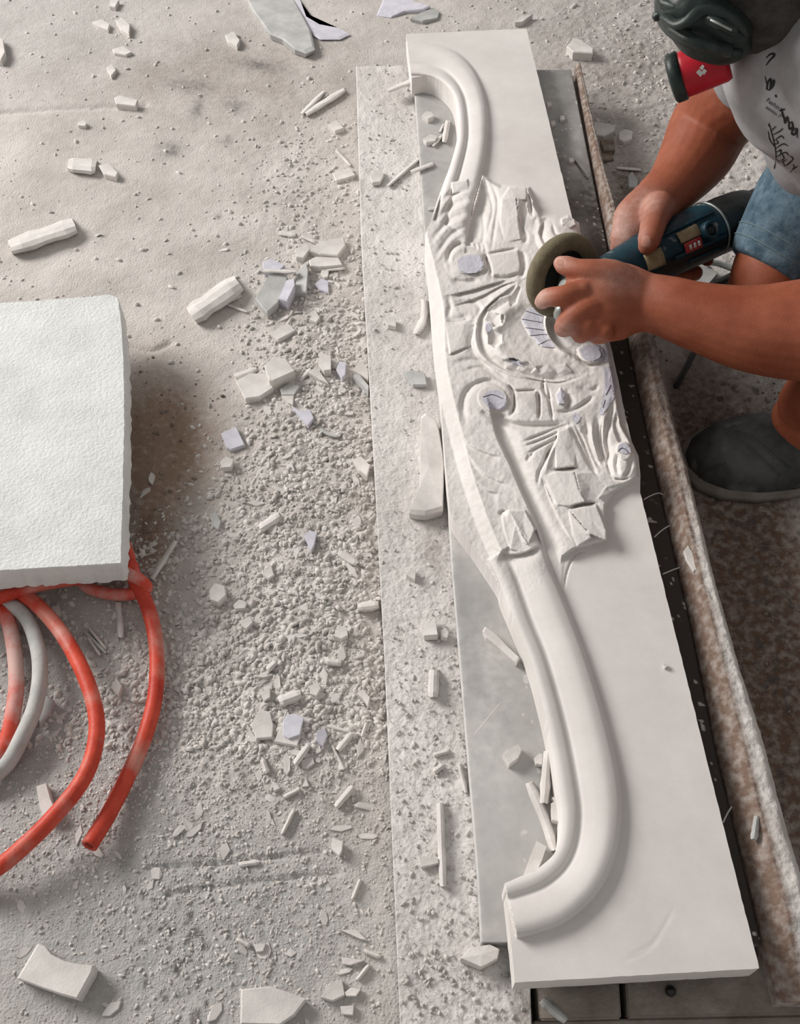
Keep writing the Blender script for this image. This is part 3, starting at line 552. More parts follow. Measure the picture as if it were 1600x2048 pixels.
def drape(poly, lift, step=2.0, zfun=None):
    """sheet over the carved surface inside a pixel outline"""
    poly = np.array(poly, float); x0, y0 = poly.min(0); x1, y1 = poly.max(0); c = poly.mean(0)
    n = len(poly); V = []; F = []; rings = 6; ppl = []
    for i in range(n):
        a, b = poly[i], poly[(i+1) % n]; k = max(1, int(np.linalg.norm(b-a) / (step * 2)))
        for j in range(k): ppl.append(a + (b-a) * j / k)
    ppl = np.array(ppl); m = len(ppl)
    for r in range(rings, 0, -1): V.append(c + (ppl - c) * r / rings)
    V = np.vstack(V + [c[None]])
    for r in range(rings - 1):
        for j in range(m): F.append((r*m+j, r*m+(j+1) % m, (r+1)*m+(j+1) % m, (r+1)*m+j))
    for j in range(m): F.append(((rings-1)*m+j, (rings-1)*m+(j+1) % m, rings*m))
    h = Hs(V[:, 0], V[:, 1]); return PZ(V[:, 0], V[:, 1], ZS + h + lift), F
def paper(poly, lines=(), label=None):
    V, F = drape(poly, .0007); me = fixn(mesh('paper_template', V, F)); o = link('paper_template', me, 'paper', slab)
    if label: o['label'] = label
    for ln in lines:
        q = crv(ln, 5) if len(ln) > 2 else np.array([np.array(ln[0]) + (np.array(ln[1]) - np.array(ln[0])) * t for t in np.linspace(0, 1, 8)])
        P = PZ(q[:, 0], q[:, 1], ZS + Hs(q[:, 0], q[:, 1]) + .0010); V, F = tube_geo(P, [(.00035, .0002)] * len(P), 5); link('drawn_line', fixn(mesh('drawn_line', V, F)), 'ink', o)
    return o
paper([(915, 522), (922, 514), (940, 509), (958, 510), (967, 520), (968, 535), (958, 545), (935, 547), (918, 540)], [[(920, 546), (940, 548), (958, 545)]], 'lavender paper scrap left on the upper curl')
paper([(1043, 640), (1052, 622), (1072, 607), (1089, 618), (1085, 645), (1093, 672), (1110, 695), (1082, 693), (1060, 670)],
      [[(1052, 622), (1085, 632)], [(1044, 638), (1084, 645)], [(1050, 655), (1088, 660)], [(1060, 671), (1094, 668)], [(1076, 690), (1100, 678)], [(1062, 612), (1086, 622)]], 'lavender paper crescent with ruled ink lines')
paper([(970, 645), (978, 645), (984, 656), (980, 668), (972, 662)], [], 'tiny lavender paper scrap inside the medallion rim')
paper([(1160, 700), (1175, 690), (1216, 690), (1222, 715), (1218, 725), (1180, 722), (1166, 715)], [[(1198, 698), (1204, 712), (1188, 722)]], 'lavender paper under the heel of the hand')
paper([(1206, 735), (1226, 732), (1235, 775), (1226, 800), (1205, 830), (1198, 828), (1206, 795), (1210, 765)], [[(1212, 790), (1222, 770)], [(1206, 815), (1210, 800)]], 'lavender paper strip along the right edge')
paper([(962, 797), (975, 782), (998, 780), (1012, 793), (1013, 812), (1000, 822), (978, 816)], [[(966, 794), (985, 789), (1005, 797)]], 'lavender paper scrap left on the lower curl')
paper([(1112, 790), (1121, 777), (1130, 788), (1130, 808), (1118, 807)], [[(1118, 808), (1130, 808)]], 'small lavender paper chip beside the lower block')
paper([(1235, 892), (1245, 885), (1258, 890), (1262, 905), (1250, 908), (1237, 903)], [[(1236, 903), (1243, 896), (1252, 899), (1256, 905)]], 'lavender paper on the outer scroll')
paper([(1018, 718), (1040, 722), (1048, 734), (1025, 726)], [[(1018, 717), (1041, 722)]], 'lavender paper sliver at the foot of the medallion')
paper([(1145, 832), (1150, 824), (1156, 830), (1162, 833), (1158, 842), (1152, 848), (1146, 842)], [], 'crumbled lavender paper at the meeting of the folds')

# ================================================================= FOAM BLOCK
def roughbox(name, poly, zt, zb, m, label, cat):
    pts = []
    for i in range(len(poly)):
        a = np.array(poly[i], float); b = np.array(poly[(i+1) % len(poly)], float); n = max(1, int(np.linalg.norm(b - a) / 9))
        for k in range(n): pts.append(a + (b - a) * k / n + (np.random.rand(2) - .5) * 1.5)
    t = [PZ(x, y, zt) for x, y in pts]; n = len(t); c = np.mean(t, 0); ti = [p + (c - p) * .004 + np.array([0, 0, .0012]) for p in t]
    b = [np.array([p[0] + random.uniform(-.0012, .0012), p[1] + random.uniform(-.0012, .0012), zb + random.uniform(0, .002)]) for p in t]
    F = [tuple(range(n))] + [(i, n+i, n+(i+1) % n, (i+1) % n) for i in range(n)] + [(n+i, 2*n+i, 2*n+(i+1) % n, n+(i+1) % n) for i in range(n)] + [tuple(range(3*n-1, 2*n-1, -1))]
    return props(link(name, fixn(mesh(name, ti + t + b, F)), m), label, cat)
roughbox('foam_block', [(-260, 622), (-100, 613), (0, 607), (130, 598), (220, 590), (237, 596), (243, 640), (248, 720), (250, 850), (247, 980), (243, 1128), (120, 1136), (0, 1143), (-260, 1158)], .070, .040, 'block', 'thick off-white rectangular block lying on the red hoses', 'block')

# ================================================================= HOSES
def hose(pts, zs, m, label, name='hose', r=.0072, open_end=True, group=None):
    q = [PZ(x, y, z) for (x, y), z in zip(pts, zs)]; P = crv(q, 8); e = empty(name, tuple(P[len(P)//2] * np.array([1, 1, 0])), label, 'hose')
    V, F = tube_geo(P, [r] * len(P), 16, cap=False); Vi, Fi = tube_geo(P, [r * .62] * len(P), 16, cap=False); n = len(V); k = len(P)
    F2 = F + [tuple(i + n for i in f[::-1]) for f in Fi]
    for base in (0, (k-1)*16):
        for j in range(16): F2.append((base+j, base+(j+1) % 16, n+base+(j+1) % 16, n+base+j))
    me = fixn(mesh('hose_wall', list(V) + list(Vi), F2)); link('hose_wall', me, m, e, True)
    Vc, Fc = tube_geo([P[-2] * .5 + P[-3] * .5, P[-2]], [r * .60, r * .60], 12); link('dark_bore', fixn(mesh('dark_bore', Vc, Fc)), 'hosein', e)
    return e
hose([(262, 1130), (272, 1165), (290, 1200), (307, 1255), (314, 1320), (309, 1400), (287, 1480), (252, 1560), (216, 1630), (178, 1692)], [.022, .020, .018, .016, .014, .012, .011, .011, .013, .019], 'redhose', 'bright red hose curving down to an open cut end on the floor')
hose([(20, 1175), (66, 1203), (120, 1262), (165, 1342), (191, 1422), (190, 1492), (165, 1560), (110, 1630), (50, 1690), (-10, 1738), (-90, 1770)], [.020, .024, .028, .032, .034, .034, .034, .032, .028, .022, .012], 'redhose', 'red hose in a wide arc inside the open-ended hose, running out at the left edge')
hose([(-5, 1190), (50, 1232), (74, 1290), (80, 1350), (70, 1412), (45, 1472), (12, 1530), (-40, 1570)], [.016, .018, .020, .022, .020, .018, .014, .010], 'greyhose', 'grey hose in a bow between two red hoses')
hose([(-20, 1185), (12, 1230), (27, 1290), (33, 1360), (27, 1420), (10, 1490), (-30, 1540)], [.014] * 7, 'pinkhose', 'dust-covered red hose nearest the left edge of the picture')
hose([(-40, 1210), (20, 1188), (80, 1170), (160, 1156), (235, 1143), (258, 1128), (250, 1090)], [.030, .030, .030, .029, .028, .026, .012], 'redhose', 'red hose running along under the front edge of the pale block', r=.0066)
hose([(150, 1140), (172, 1172), (210, 1186), (255, 1189), (292, 1178), (280, 1160), (250, 1145), (215, 1120)], [.012, .012, .012, .014, .020, .026, .030, .022], 'pinkhose', 'pinkish flattened loop of hose at the block corner', r=.0062)

# ================================================================= LARGER FRAGMENTS, each traced and given its own thickness
def shard(poly, th, m='chip', label='', z0=None, name='stone_chip', tiltx=0, tilty=0, cat='stone chip', curve=0, group=None, jag=.8):
    poly = [np.array(p, float) for p in poly]; c = np.mean(poly, 0)
    if z0 is None: z0 = ground(*c)[1] - .0008
    pts = []
    for i in range(len(poly)):
        a, b = poly[i], poly[(i+1) % len(poly)]; n = max(1, int(np.linalg.norm(b-a) / 16))
        for k in range(n): pts.append(a + (b-a)*k/n + (np.random.rand(2) - .5) * jag * (n > 1))
    pts = np.array(pts); r = (pts - c); ext = np.abs(r).max(0) + 1e-6
    zt = z0 + th + tiltx * r[:, 0] / ext[0] + tilty * r[:, 1] / ext[1]
    T = PZ(pts[:, 0], pts[:, 1], zt); C = T.mean(0); C[2] += curve; n = len(T); bev = min(.0012, th * .25)
    Tin = T + (C - T) * .07; Tin[:, 2] = T[:, 2] + .0003 + curve * .4; Tl = T.copy(); Tl[:, 2] -= bev
    B = T + (C - T) * .05; B[:, 2] = np.maximum(z0 + tiltx * .6 * r[:, 0] / ext[0] + tilty * .6 * r[:, 1] / ext[1], z0 - .001)
    B[:, 2] = np.minimum(B[:, 2], T[:, 2] - .0006)
    V = np.vstack([Tin, Tl, B, C[None] + np.array([[0, 0, .0003]]), B.mean(0)[None]])
    F = [(i, (i+1) % n, 3*n) for i in range(n)] + [(i, n+i, n+(i+1) % n, (i+1) % n) for i in range(n)] + [(n+i, 2*n+i, 2*n+(i+1) % n, n+(i+1) % n) for i in range(n)] + [(2*n+i, 3*n+1, 2*n+(i+1) % n) for i in range(n)]
    V = V - C; o = link(name, fixn(mesh(name, V, F)), m); o.location = C; return props(o, label, cat, group)
def log(p0, p1, wpx, h, m, label, z0=None, bend=0, group=None, name='stone_chip'):
    """rounded long fragment lying from p0 to p1"""
    p0 = np.array(p0, float); p1 = np.array(p1, float); d = p1 - p0; L_ = np.linalg.norm(d); d /= L_; nn = np.array([-d[1], d[0]]); c = (p0 + p1) / 2
    if z0 is None: z0 = ground(*c)[1]
    V = []; ns = 7; prof = [(-1, 0), (-.95, .45), (-.55, .9), (0, 1), (.55, .85), (.95, .4), (1, 0)]
    for i in range(ns):
        t = i / (ns - 1); q = p0 + d * L_ * t + nn * bend * math.sin(math.pi * t); wv = wpx / 2 * (1 + random.uniform(-.12, .12)) * (.8 if i in (0, ns-1) else 1)
        for a, b in prof:
            xy = q + nn * a * wv + d * random.uniform(-1.5, 1.5); V.append(PZ(xy[0], xy[1], z0 - .0005 + h * b * (.85 if i in (0, ns-1) else 1)))
    k = len(prof); F = [(i*k+j, i*k+j+1, (i+1)*k+j+1, (i+1)*k+j) for i in range(ns-1) for j in range(k-1)] + [(i*k, (i+1)*k, (i+1)*k+k-1, i*k+k-1) for i in range(ns-1)] + [tuple(range(k))[::-1], tuple((ns-1)*k+j for j in range(k))]
    C = PZ(c[0], c[1], z0); V = np.array(V) - C; o = link(name, fixn(mesh(name, V, F)), m); o.location = C; return props(o, label, 'stone chip', group)

shard([(33, 1957), (75, 1886), (90, 1892), (103, 1908), (130, 1922), (160, 1928), (190, 1930), (186, 1945), (156, 1999), (100, 1982), (60, 1967)], .016, 'chip', 'curved rectangular slab offcut at the lower left corner of the picture', tiltx=.002)
shard([(481, 1978), (540, 1972), (578, 1984), (614, 1998), (590, 2030), (560, 2050), (480, 2048)], .010, 'chip', 'large flat offcut with a pointed right end at the bottom edge')
shard([(641, 1995), (660, 1965), (684, 1958), (690, 1990), (664, 2002)], .008, 'chip', 'squarish chip right of the large flat bottom offcut', tiltx=-.001)
shard([(688, 1985), (702, 1974), (722, 1978), (712, 1992), (692, 1992)], .006, 'chip', 'small wedge beside the squarish chip near the bottom of the plank', tilty=.001)
shard([(680, 2012), (708, 2010), (706, 2030), (684, 2028)], .006, 'chip', 'small pale chip at the bottom edge beneath the wedge')
shard([(502, 1450), (517, 1418), (540, 1422), (547, 1450), (544, 1475), (512, 1478)], .006, 'chip', 'cream five-sided chip left of the lavender scrap')
shard([(490, 1470), (500, 1458), (512, 1476), (514, 1486), (494, 1482)], .004, 'chip', 'small triangular chip tucked below the cream five-sided chip')
shard([(548, 1484), (566, 1440), (604, 1440), (607, 1450), (594, 1493)], .005, 'chip', 'white chip carrying the dark lavender scrap')
shard([(566, 1440), (574, 1429), (592, 1427), (608, 1436), (600, 1470), (578, 1478), (566, 1472)], .0022, 'paper', 'lavender grey paper scrap lying on the white chip amid the rubble', z0=ground(580, 1455)[1] + .0045, name='paper_scrap', cat='paper scrap', tiltx=.001)
shard([(632, 1480), (634, 1460), (650, 1456), (655, 1470), (645, 1492)], .007, 'paper', 'blue-tinted angular chip right of the lavender scrap', tiltx=-.0015)
log((590, 1528), (618, 1490), 15, .007, 'chip', 'rounded stubby chip below the blue-tinted chip')
log((676, 1500), (704, 1466), 15, .006, 'chip', 'flat finger-shaped chip in the lower rubble band')
log((654, 1452), (700, 1464), 9, .005, 'chip', 'thin sliver lying above the finger-shaped chip')
log((724, 1472), (734, 1442), 9, .006, 'chip', 'upright sliver beside the plank in the lower rubble band')
log((664, 1490), (688, 1538), 6, .005, 'chip', 'long thin splinter pointing down beside the finger-shaped chip')
log((525, 1518), (534, 1546), 13, .009, 'chip', 'ridged stub standing in the gravel below the cream chip')
shard([(542, 1560), (552, 1566), (560, 1576), (548, 1582)], .005, 'chip', 'small bright triangular chip below the ridged stub')
shard([(603, 1574), (612, 1555), (618, 1572)], .005, 'chip', 'tiny thin spike chip in the lower rubble')
log((568, 1594), (600, 1578), 9, .005, 'chip', 'slender chip lying right of the bright triangle')
log((672, 1614), (706, 1574), 14, .008, 'chip', 'bent finger-shaped chip with a pale tip above the plain chip')
log((564, 1668), (588, 1620), 9, .005, 'chip', 'single long splinter in the open dust below the gravel')
shard([(662, 1698), (664, 1675), (686, 1682), (684, 1700), (678, 1712)], .007, 'chip', 'bright isolated chip left of the plank in the lower open dust', tiltx=.001)
log((478, 1730), (518, 1724), 12, .005, 'chip', 'flat sliver at the start of the drag groove')
shard([(680, 1860), (712, 1858), (734, 1880), (722, 1878)], .005, 'chip', 'thin pointed flake beside the plank near the bottom')
log((474, 1878), (500, 1892), 11, .006, 'chip', 'short prism chip beside a pale flake near the bottom')
shard([(506, 1888), (532, 1886), (526, 1902), (512, 1904)], .005, 'chip', 'pale flake touching the short prism chip')
shard([(684, 1914), (730, 1920), (700, 1930), (686, 1928)], .005, 'chip', 'flat wedge-shaped flake near the bottom of the plank')
log((728, 1902), (760, 1914), 11, .006, 'chip', 'small prism chip close to the plank near the bottom')
log((714, 1960), (738, 1930), 9, .006, 'chip', 'slim splinter pointing up to the plank foot')
log((706, 1796), (720, 1760), 8, .005, 'chip', 'slim splinter left of the plank by the loose crumbs')
# middle heap
log((383, 632), (478, 566), 44, .017, 'chip', 'large rounded half-round offcut left of the rubble heap')
log((438, 605), (482, 590), 14, .006, 'chip', 'small wedge under the right end of the half-round offcut')
log((452, 608), (494, 624), 6, .004, 'chip', 'thin rod just below the half-round offcut')
log((20, 495), (150, 452), 36, .016, 'chip', 'long curved offcut lying alone in the dust at the left')
log((136, 330), (192, 334), 30, .012, 'chip', 'rounded brick-like offcut in the smooth dust at upper left')
shard([(196, 330), (215, 326), (236, 345), (232, 354), (208, 348)], .008, 'chip', 'angular chip touching the rounded brick-like offcut', tilty=.001)
shard([(618, 500), (638, 482), (688, 474), (692, 490), (675, 512), (640, 508)], .009, 'chip', 'broad bright flake at the top of the rubble heap', tiltx=-.001)
shard([(617, 520), (630, 513), (678, 515), (686, 530), (640, 534), (620, 532)], .009, 'chip', 'second bright flake just below the broad one', tilty=.001)
log((650, 540), (690, 536), 8, .005, 'chip', 'thin rod beside the bright flakes')
shard([(640, 548), (645, 534), (658, 540), (656, 553), (648, 556)], .006, 'chip', 'small dark-sided cube chip below the bright flakes')
shard([(628, 568), (643, 556), (656, 562), (658, 586), (640, 580)], .005, 'paper', 'lavender star-shaped scrap beside the rubble heap', name='paper_scrap', cat='paper scrap', tilty=-.001)
shard([(510, 596), (538, 548), (560, 542), (576, 554), (556, 606), (534, 626)], .014, 'chipgrey', 'grey curved plate tilted in the middle of the rubble heap', tilty=-.002, tiltx=-.001)
shard([(586, 585), (596, 545), (612, 524), (616, 540), (612, 584)], .012, 'chipgrey', 'upright cream plate right of the grey curved plate', tiltx=.003)
log((528, 542), (592, 544), 9, .006, 'chip', 'white rod bridging the grey plate and cream plate', z0=.014)
shard([(560, 590), (572, 560), (588, 556), (590, 570), (574, 602), (556, 596)], .018, 'paper', 'crumpled lavender lump leaning on the cream plate', tiltx=.002)
shard([(525, 524), (540, 516), (570, 530), (556, 545), (528, 545)], .008, 'paper', 'lavender flake sticking out above the white rod', name='paper_scrap', cat='paper scrap')
shard([(590, 500), (614, 486), (620, 498), (606, 516), (592, 514)], .009, 'chip', 'blunt chip left of the broad bright flake')
log((558, 466), (590, 470), 12, .005, 'chip', 'pale sliver on top of the rubble heap')
log((602, 472), (630, 484), 9, .005, 'chip', 'narrow sliver right of the pale sliver')
shard([(540, 668), (575, 645), (592, 660), (555, 680)], .007, 'chip', 'pale lozenge chip below the grey plate')
shard([(620, 640), (628, 618), (640, 634), (632, 645)], .006, 'chip', 'small upright wedge below the cream plate')
# second heap
shard([(528, 730), (548, 712), (572, 716), (590, 742), (545, 762), (538, 760)], .020, 'chip', 'blocky offcut with a shaded front face in the second heap', tilty=.001)
shard([(470, 760), (500, 745), (538, 748), (548, 776), (520, 794), (490, 798)], .010, 'chip', 'wide flat plate in the left of the second heap', tiltx=.001)
log((470, 754), (514, 738), 14, .006, 'chip', 'low sliver behind the wide flat plate')
shard([(560, 778), (580, 765), (600, 772), (588, 790), (564, 790)], .008, 'chipgrey', 'grey wedge right of the wide flat plate')
shard([(562, 792), (588, 786), (586, 810), (576, 806)], .006, 'chip', 'small kite-shaped chip under the grey wedge')
shard([(614, 744), (632, 732), (646, 752), (658, 768), (640, 760)], .007, 'chip', 'sharp white triangle in the right of the second heap', tiltx=-.001)
shard([(636, 728), (640, 702), (662, 712), (662, 740), (648, 742)], .010, 'chip', 'squared plate behind the sharp white triangle', tilty=.002)
log((600, 762), (622, 738), 9, .006, 'chip', 'short rod beside the blocky offcut')
shard([(628, 775), (634, 768), (650, 782), (646, 788)], .005, 'chip', 'small white flake below the sharp triangle')
shard([(672, 738), (678, 722), (692, 724), (690, 750), (684, 756)], .010, 'paper', 'pale blue chip against the plank beside the second heap')
shard([(705, 742), (722, 720), (737, 738), (737, 760), (722, 750)], .012, 'chip', 'wedge leaning on the plank at the second heap', tiltx=-.002)
shard([(706, 750), (716, 745), (738, 772), (737, 782)], .012, 'chipgrey', 'grey wedge leaning on the plank below its pale neighbour')
shard([(583, 812), (600, 822), (620, 818), (628, 836), (616, 852), (604, 838)], .006, 'paper', 'torn pale lavender flake under the second heap', name='paper_scrap', cat='paper scrap', tilty=.001)
log((640, 858), (680, 872), 9, .006, 'chipgrey', 'dark bent twist of scrap below the torn flake', bend=4)
shard([(442, 866), (472, 852), (490, 890), (462, 900), (452, 895)], .006, 'paper', 'lavender square tile scrap on the dust', name='paper_scrap', cat='paper scrap', tiltx=.001)
shard([(440, 922), (452, 912), (468, 920), (462, 934), (444, 936)], .009, 'chip', 'dusty rounded lump below the lavender square')
shard([(704, 918), (722, 912), (740, 930), (734, 952), (718, 940)], .012, 'chip', 'bright chip against the plank above the gravel field', tiltx=.001)
log((520, 1058), (560, 1032), 22, .010, 'chip', 'bright prism-shaped chip in the gravel field')
shard([(608, 1070), (618, 1060), (634, 1064), (628, 1090), (622, 1102)], .009, 'paper', 'blue grey crumpled scrap in the gravel field', name='paper_scrap', cat='paper scrap')
log((676, 1104), (714, 1128), 18, .008, 'chip', 'rounded oblong chip in the right of the gravel field')
shard([(524, 1148), (542, 1130), (548, 1150), (536, 1158)], .007, 'chip', 'small tooth-shaped chip in the gravel field')
shard([(418, 1180), (430, 1165), (450, 1172), (452, 1190), (436, 1205), (420, 1200)], .012, 'chip', 'chunky pyramid-like stone in the grey dust')
shard([(466, 1210), (478, 1198), (494, 1204), (490, 1216), (470, 1218)], .009, 'chip', 'bright wedge right of the pyramid-like stone')
shard([(482, 1240), (500, 1232), (506, 1244), (492, 1258), (482, 1252)], .007, 'chip', 'dusty oval stone below the bright wedge')
shard([(666, 1272), (678, 1250), (694, 1254), (696, 1270), (682, 1278)], .009, 'chip', 'cream pointed stone in the right of the gravel field')
shard([(418, 1030), (430, 1022), (442, 1042), (436, 1060), (426, 1052)], .007, 'chipgrey', 'grey leaf-shaped flake in the dust left of the gravel field')
log((304, 1158), (352, 1082), 12, .007, 'chip', 'long pale stick leaning near the hose ends')
log((716, 1215), (757, 1210), 20, .010, 'chip', 'oblong lump against the plank beside the blue-grey litter')
log((650, 1322), (682, 1326), 17, .008, 'chip', 'smooth rounded stone in the lower gravel field')
shard([(618, 1372), (634, 1362), (642, 1376), (632, 1392), (620, 1388)], .009, 'chip', 'pale knuckle-shaped stone in the lower gravel field')
log((558, 1404), (602, 1388), 26, .012, 'chip', 'bumpy log-shaped stone above the cream chip')
shard([(520, 1385), (540, 1374), (540, 1394), (528, 1402)], .009, 'chip', 'small rounded stone left of the log-shaped stone')
shard([(712, 1386), (724, 1378), (740, 1394), (736, 1412), (726, 1398)], .008, 'chip', 'curled white chip against the plank in the lower gravel')
log((535, 1340), (552, 1324), 14, .007, 'chip', 'stubby slanted chip in the centre of the lower gravel')
# on floor, upper part
shard([(1133, 92), (1148, 75), (1160, 78), (1187, 97), (1186, 106), (1146, 104)], .014, 'chip', 'rectangular offcut on the floor beyond the slab top right', tilty=.001)
shard([(1176, 256), (1190, 243), (1232, 250), (1228, 262), (1208, 272), (1180, 268)], .010, 'chip', 'flat rounded offcut right of the bench beside a small cube')
shard([(1238, 264), (1250, 258), (1266, 262), (1264, 278), (1248, 284), (1238, 278)], .010, 'chip', 'small cube-like stone beside the flat rounded offcut')
log((1232, 336), (1282, 340), 7, .005, 'chip', 'thin stick lying on brown dirt right of the bench')
shard([(1200, 280), (1228, 276), (1230, 300), (1208, 302)], .008, 'dirtgrit', 'brown clod below the flat rounded offcut')
shard([(1192, 306), (1224, 302), (1228, 318), (1200, 322)], .006, 'dirtgrit', 'brown flat clod right of the bench rim')
shard([(1256, 352), (1264, 342), (1276, 360), (1274, 376), (1258, 374)], .009, 'chipgrey', 'grey wedge stone half in the brown dirt near the forearm')
shard([(228, 195), (238, 190), (276, 200), (272, 212), (232, 208)], .010, 'chip', 'white bar-like chip near the dark dust stains')
shard([(154, 246), (166, 240), (174, 246), (170, 252), (156, 251)], .006, 'chip', 'little white cube alone in the dust at upper left')
shard([(183, 44), (202, 38), (220, 48), (216, 60), (196, 52)], .007, 'chip', 'first of two broken chips in the upper left dust')
shard([(230, 40), (246, 36), (260, 50), (258, 68), (242, 58)], .009, 'chip', 'curved broken chip right of the first in the upper left dust')
shard([(224, 98), (246, 92), (264, 104), (252, 110), (228, 106)], .006, 'chip', 'flat oval flake below the two broken chips')
shard([(212, 134), (222, 128), (232, 140), (222, 152)], .007, 'chip', 'small triangular chip in the upper left dust')
shard([(220, 0), (238, 0), (230, 14), (218, 12)], .008, 'chip', 'chip at the top edge of the picture above the broken chips')
shard([(-6, 70), (6, 78), (10, 105), (2, 120), (-10, 118)], .012, 'chip', 'chip cut by the left edge of the picture')
shard([(450, 70), (466, 62), (480, 80), (474, 92), (456, 82)], .008, 'chip', 'rounded flake left of the large torn sheet')
log((604, 228), (648, 184), 10, .006, 'chip', 'slender curved splinter left of the plank top')
log((612, 228), (690, 180), 14, .008, 'chip', 'long bright splinter beside the slender curved one')
shard([(655, 250), (672, 240), (688, 256), (670, 262)], .007, 'chip', 'small pale chip left of the plank near its top')
log((672, 300), (700, 330), 8, .006, 'chip', 'thin dark-shadowed splinter left of the plank')
shard([(664, 345), (700, 335), (712, 350), (672, 362)], .006, 'chip', 'flat low flake left of the plank')
shard([(1030, 45), (1042, 34), (1066, 28), (1044, 44)], .008, 'chip', 'curled sliver on the floor beyond the slab top')
# torn sheets at the top edge
shard([(478, -30), (560, -30), (590, 0), (622, 60), (630, 98), (612, 106), (590, 98), (565, 78), (540, 68), (505, 20)], .010, 'chipgrey', 'big tapering torn board piece at the top edge, left one', name='torn_board', cat='board scrap', tilty=.006, tiltx=-.003)
shard([(578, -30), (600, 0), (612, 34), (640, 50), (680, 58), (700, 68), (680, 78), (640, 78), (626, 70), (600, 30), (570, -30)], .004, 'paper', 'lavender grey torn paper tail right of the big board piece', name='torn_paper', cat='paper scrap')
shard([(752, 30), (768, -5), (800, -12), (832, 4), (862, 12), (850, 18), (810, 22), (782, 34)], .006, 'paper', 'grey crumpled paper sheet at the top edge above the slab', name='torn_paper', cat='paper scrap', tiltx=.003, tilty=-.002)
shard([(820, 36), (840, 26), (868, 14), (880, 24), (876, 36), (845, 42)], .006, 'chipgrey', 'small crumpled grey piece right of the crumpled sheet', name='torn_paper', cat='paper scrap', tiltx=-.002)
# left of block, among hoses
shard([(72, 1572), (92, 1565), (102, 1600), (112, 1622), (88, 1640), (78, 1612)], .012, 'chip', 'pinkish bone-shaped stone inside the wide red hose arc')
shard([(74, 1430), (92, 1390), (108, 1400), (98, 1425), (80, 1446)], .009, 'chipgrey', 'dusty grey wedge beside the grey hose')
shard([(222, 1375), (232, 1354), (244, 1372), (236, 1392)], .008, 'chip', 'small pyramid chip between the two outer hoses')
log((236, 1205), (242, 1275), 14, .009, 'chip', 'upright brownish stick between the two outer hoses', )
log((168, 1262), (212, 1306), 9, .007, 'chipgrey', 'first splinter of the fanned bundle between the hoses')
log((178, 1256), (212, 1298), 7, .009, 'chip', 'second splinter of the fanned bundle between the hoses')
log((176, 1275), (200, 1310), 7, .006, 'chip', 'outer splinter of the fanned bundle between the hoses')
shard([(103, 1212), (118, 1210), (120, 1226), (106, 1228)], .008, 'chip', 'small pale cube below the block edge')
shard([(272, 1545), (280, 1533), (284, 1538), (278, 1554)], .005, 'chip', 'tiny bright white chip touching the open-ended hose')
# on bench plank
ZP = ZB + .0008
shard([(842, 832), (852, 824), (872, 838), (878, 860), (886, 905), (889, 930), (886, 1020), (850, 1030), (818, 1026), (838, 995), (840, 920)], .014, 'chip', 'long pale offcut flared at its lower end on the bench plank', z0=ZP, curve=.003, tiltx=.001)
log((880, 1606), (886, 1772), 16, .008, 'chip', 'long thin rod lying along the bench plank', z0=ZP)
shard([(836, 1713), (876, 1716), (878, 1726), (842, 1734)], .006, 'chip', 'wedge touching the long thin rod on the plank', z0=ZP)
shard([(920, 1918), (940, 1895), (980, 1888), (1000, 1898), (996, 1918), (962, 1936)], .011, 'chip', 'curled shell-like offcut below the grey marble corner', z0=ZP, curve=.003, tilty=.001)
log((868, 1340), (866, 1394), 24, .010, 'chip', 'stubby rounded bar on the plank beside the marble', z0=ZP)
shard([(840, 1262), (852, 1255), (870, 1232), (876, 1270), (848, 1272)], .009, 'chip', 'three-cornered flake on the plank beside a pebble', z0=ZP, tiltx=.002)
shard([(880, 1262), (890, 1255), (898, 1264), (894, 1276), (882, 1274)], .007, 'chip', 'pebble right of the three-cornered flake', z0=ZP)
log((868, 1510), (898, 1502), 10, .005, 'chip', 'upper of two short crumbs on the plank near the marble', z0=ZP)
log((868, 1544), (886, 1530), 13, .006, 'chip', 'lower of two short crumbs on the plank near the marble', z0=ZP)
log((918, 1528), (932, 1585), 10, .006, 'chip', 'thin chip lying against the marble edge', z0=ZP)
shard([(768, 640), (782, 632), (792, 636), (792, 654), (776, 650)], .006, 'chip', 'flat triangular flake on the plank beside the rubble heap', z0=ZP)
log((848, 600), (832, 668), 16, .006, 'chip', 'powdery curved flake along the plank at the medallion height', z0=ZP, bend=-8)
shard([(806, 745), (826, 740), (850, 745), (854, 770), (826, 770)], .005, 'chipgrey', 'greyish flat flake on the plank above the pale offcut', z0=ZP)
shard([(812, 1150), (822, 1134), (832, 1142), (830, 1160)], .006, 'chip', 'small pointed chip on the plank below the pale offcut', z0=ZP)
log((776, 182), (838, 156), 10, .006, 'chip', 'slim shaving resting across the plank and marble near the top', z0=ZM + .0002)
log((776, 372), (838, 318), 8, .005, 'chip', 'long shaving on the plank left of the upper bay', z0=ZP)
log((822, 344), (866, 328), 9, .005, 'chip', 'short shaving crossing the marble edge', z0=ZM + .0002)
shard([(740, 350), (762, 338), (768, 350), (760, 364), (744, 366)], .005, 'chip', 'powder-covered flake on the upper plank', z0=ZP)
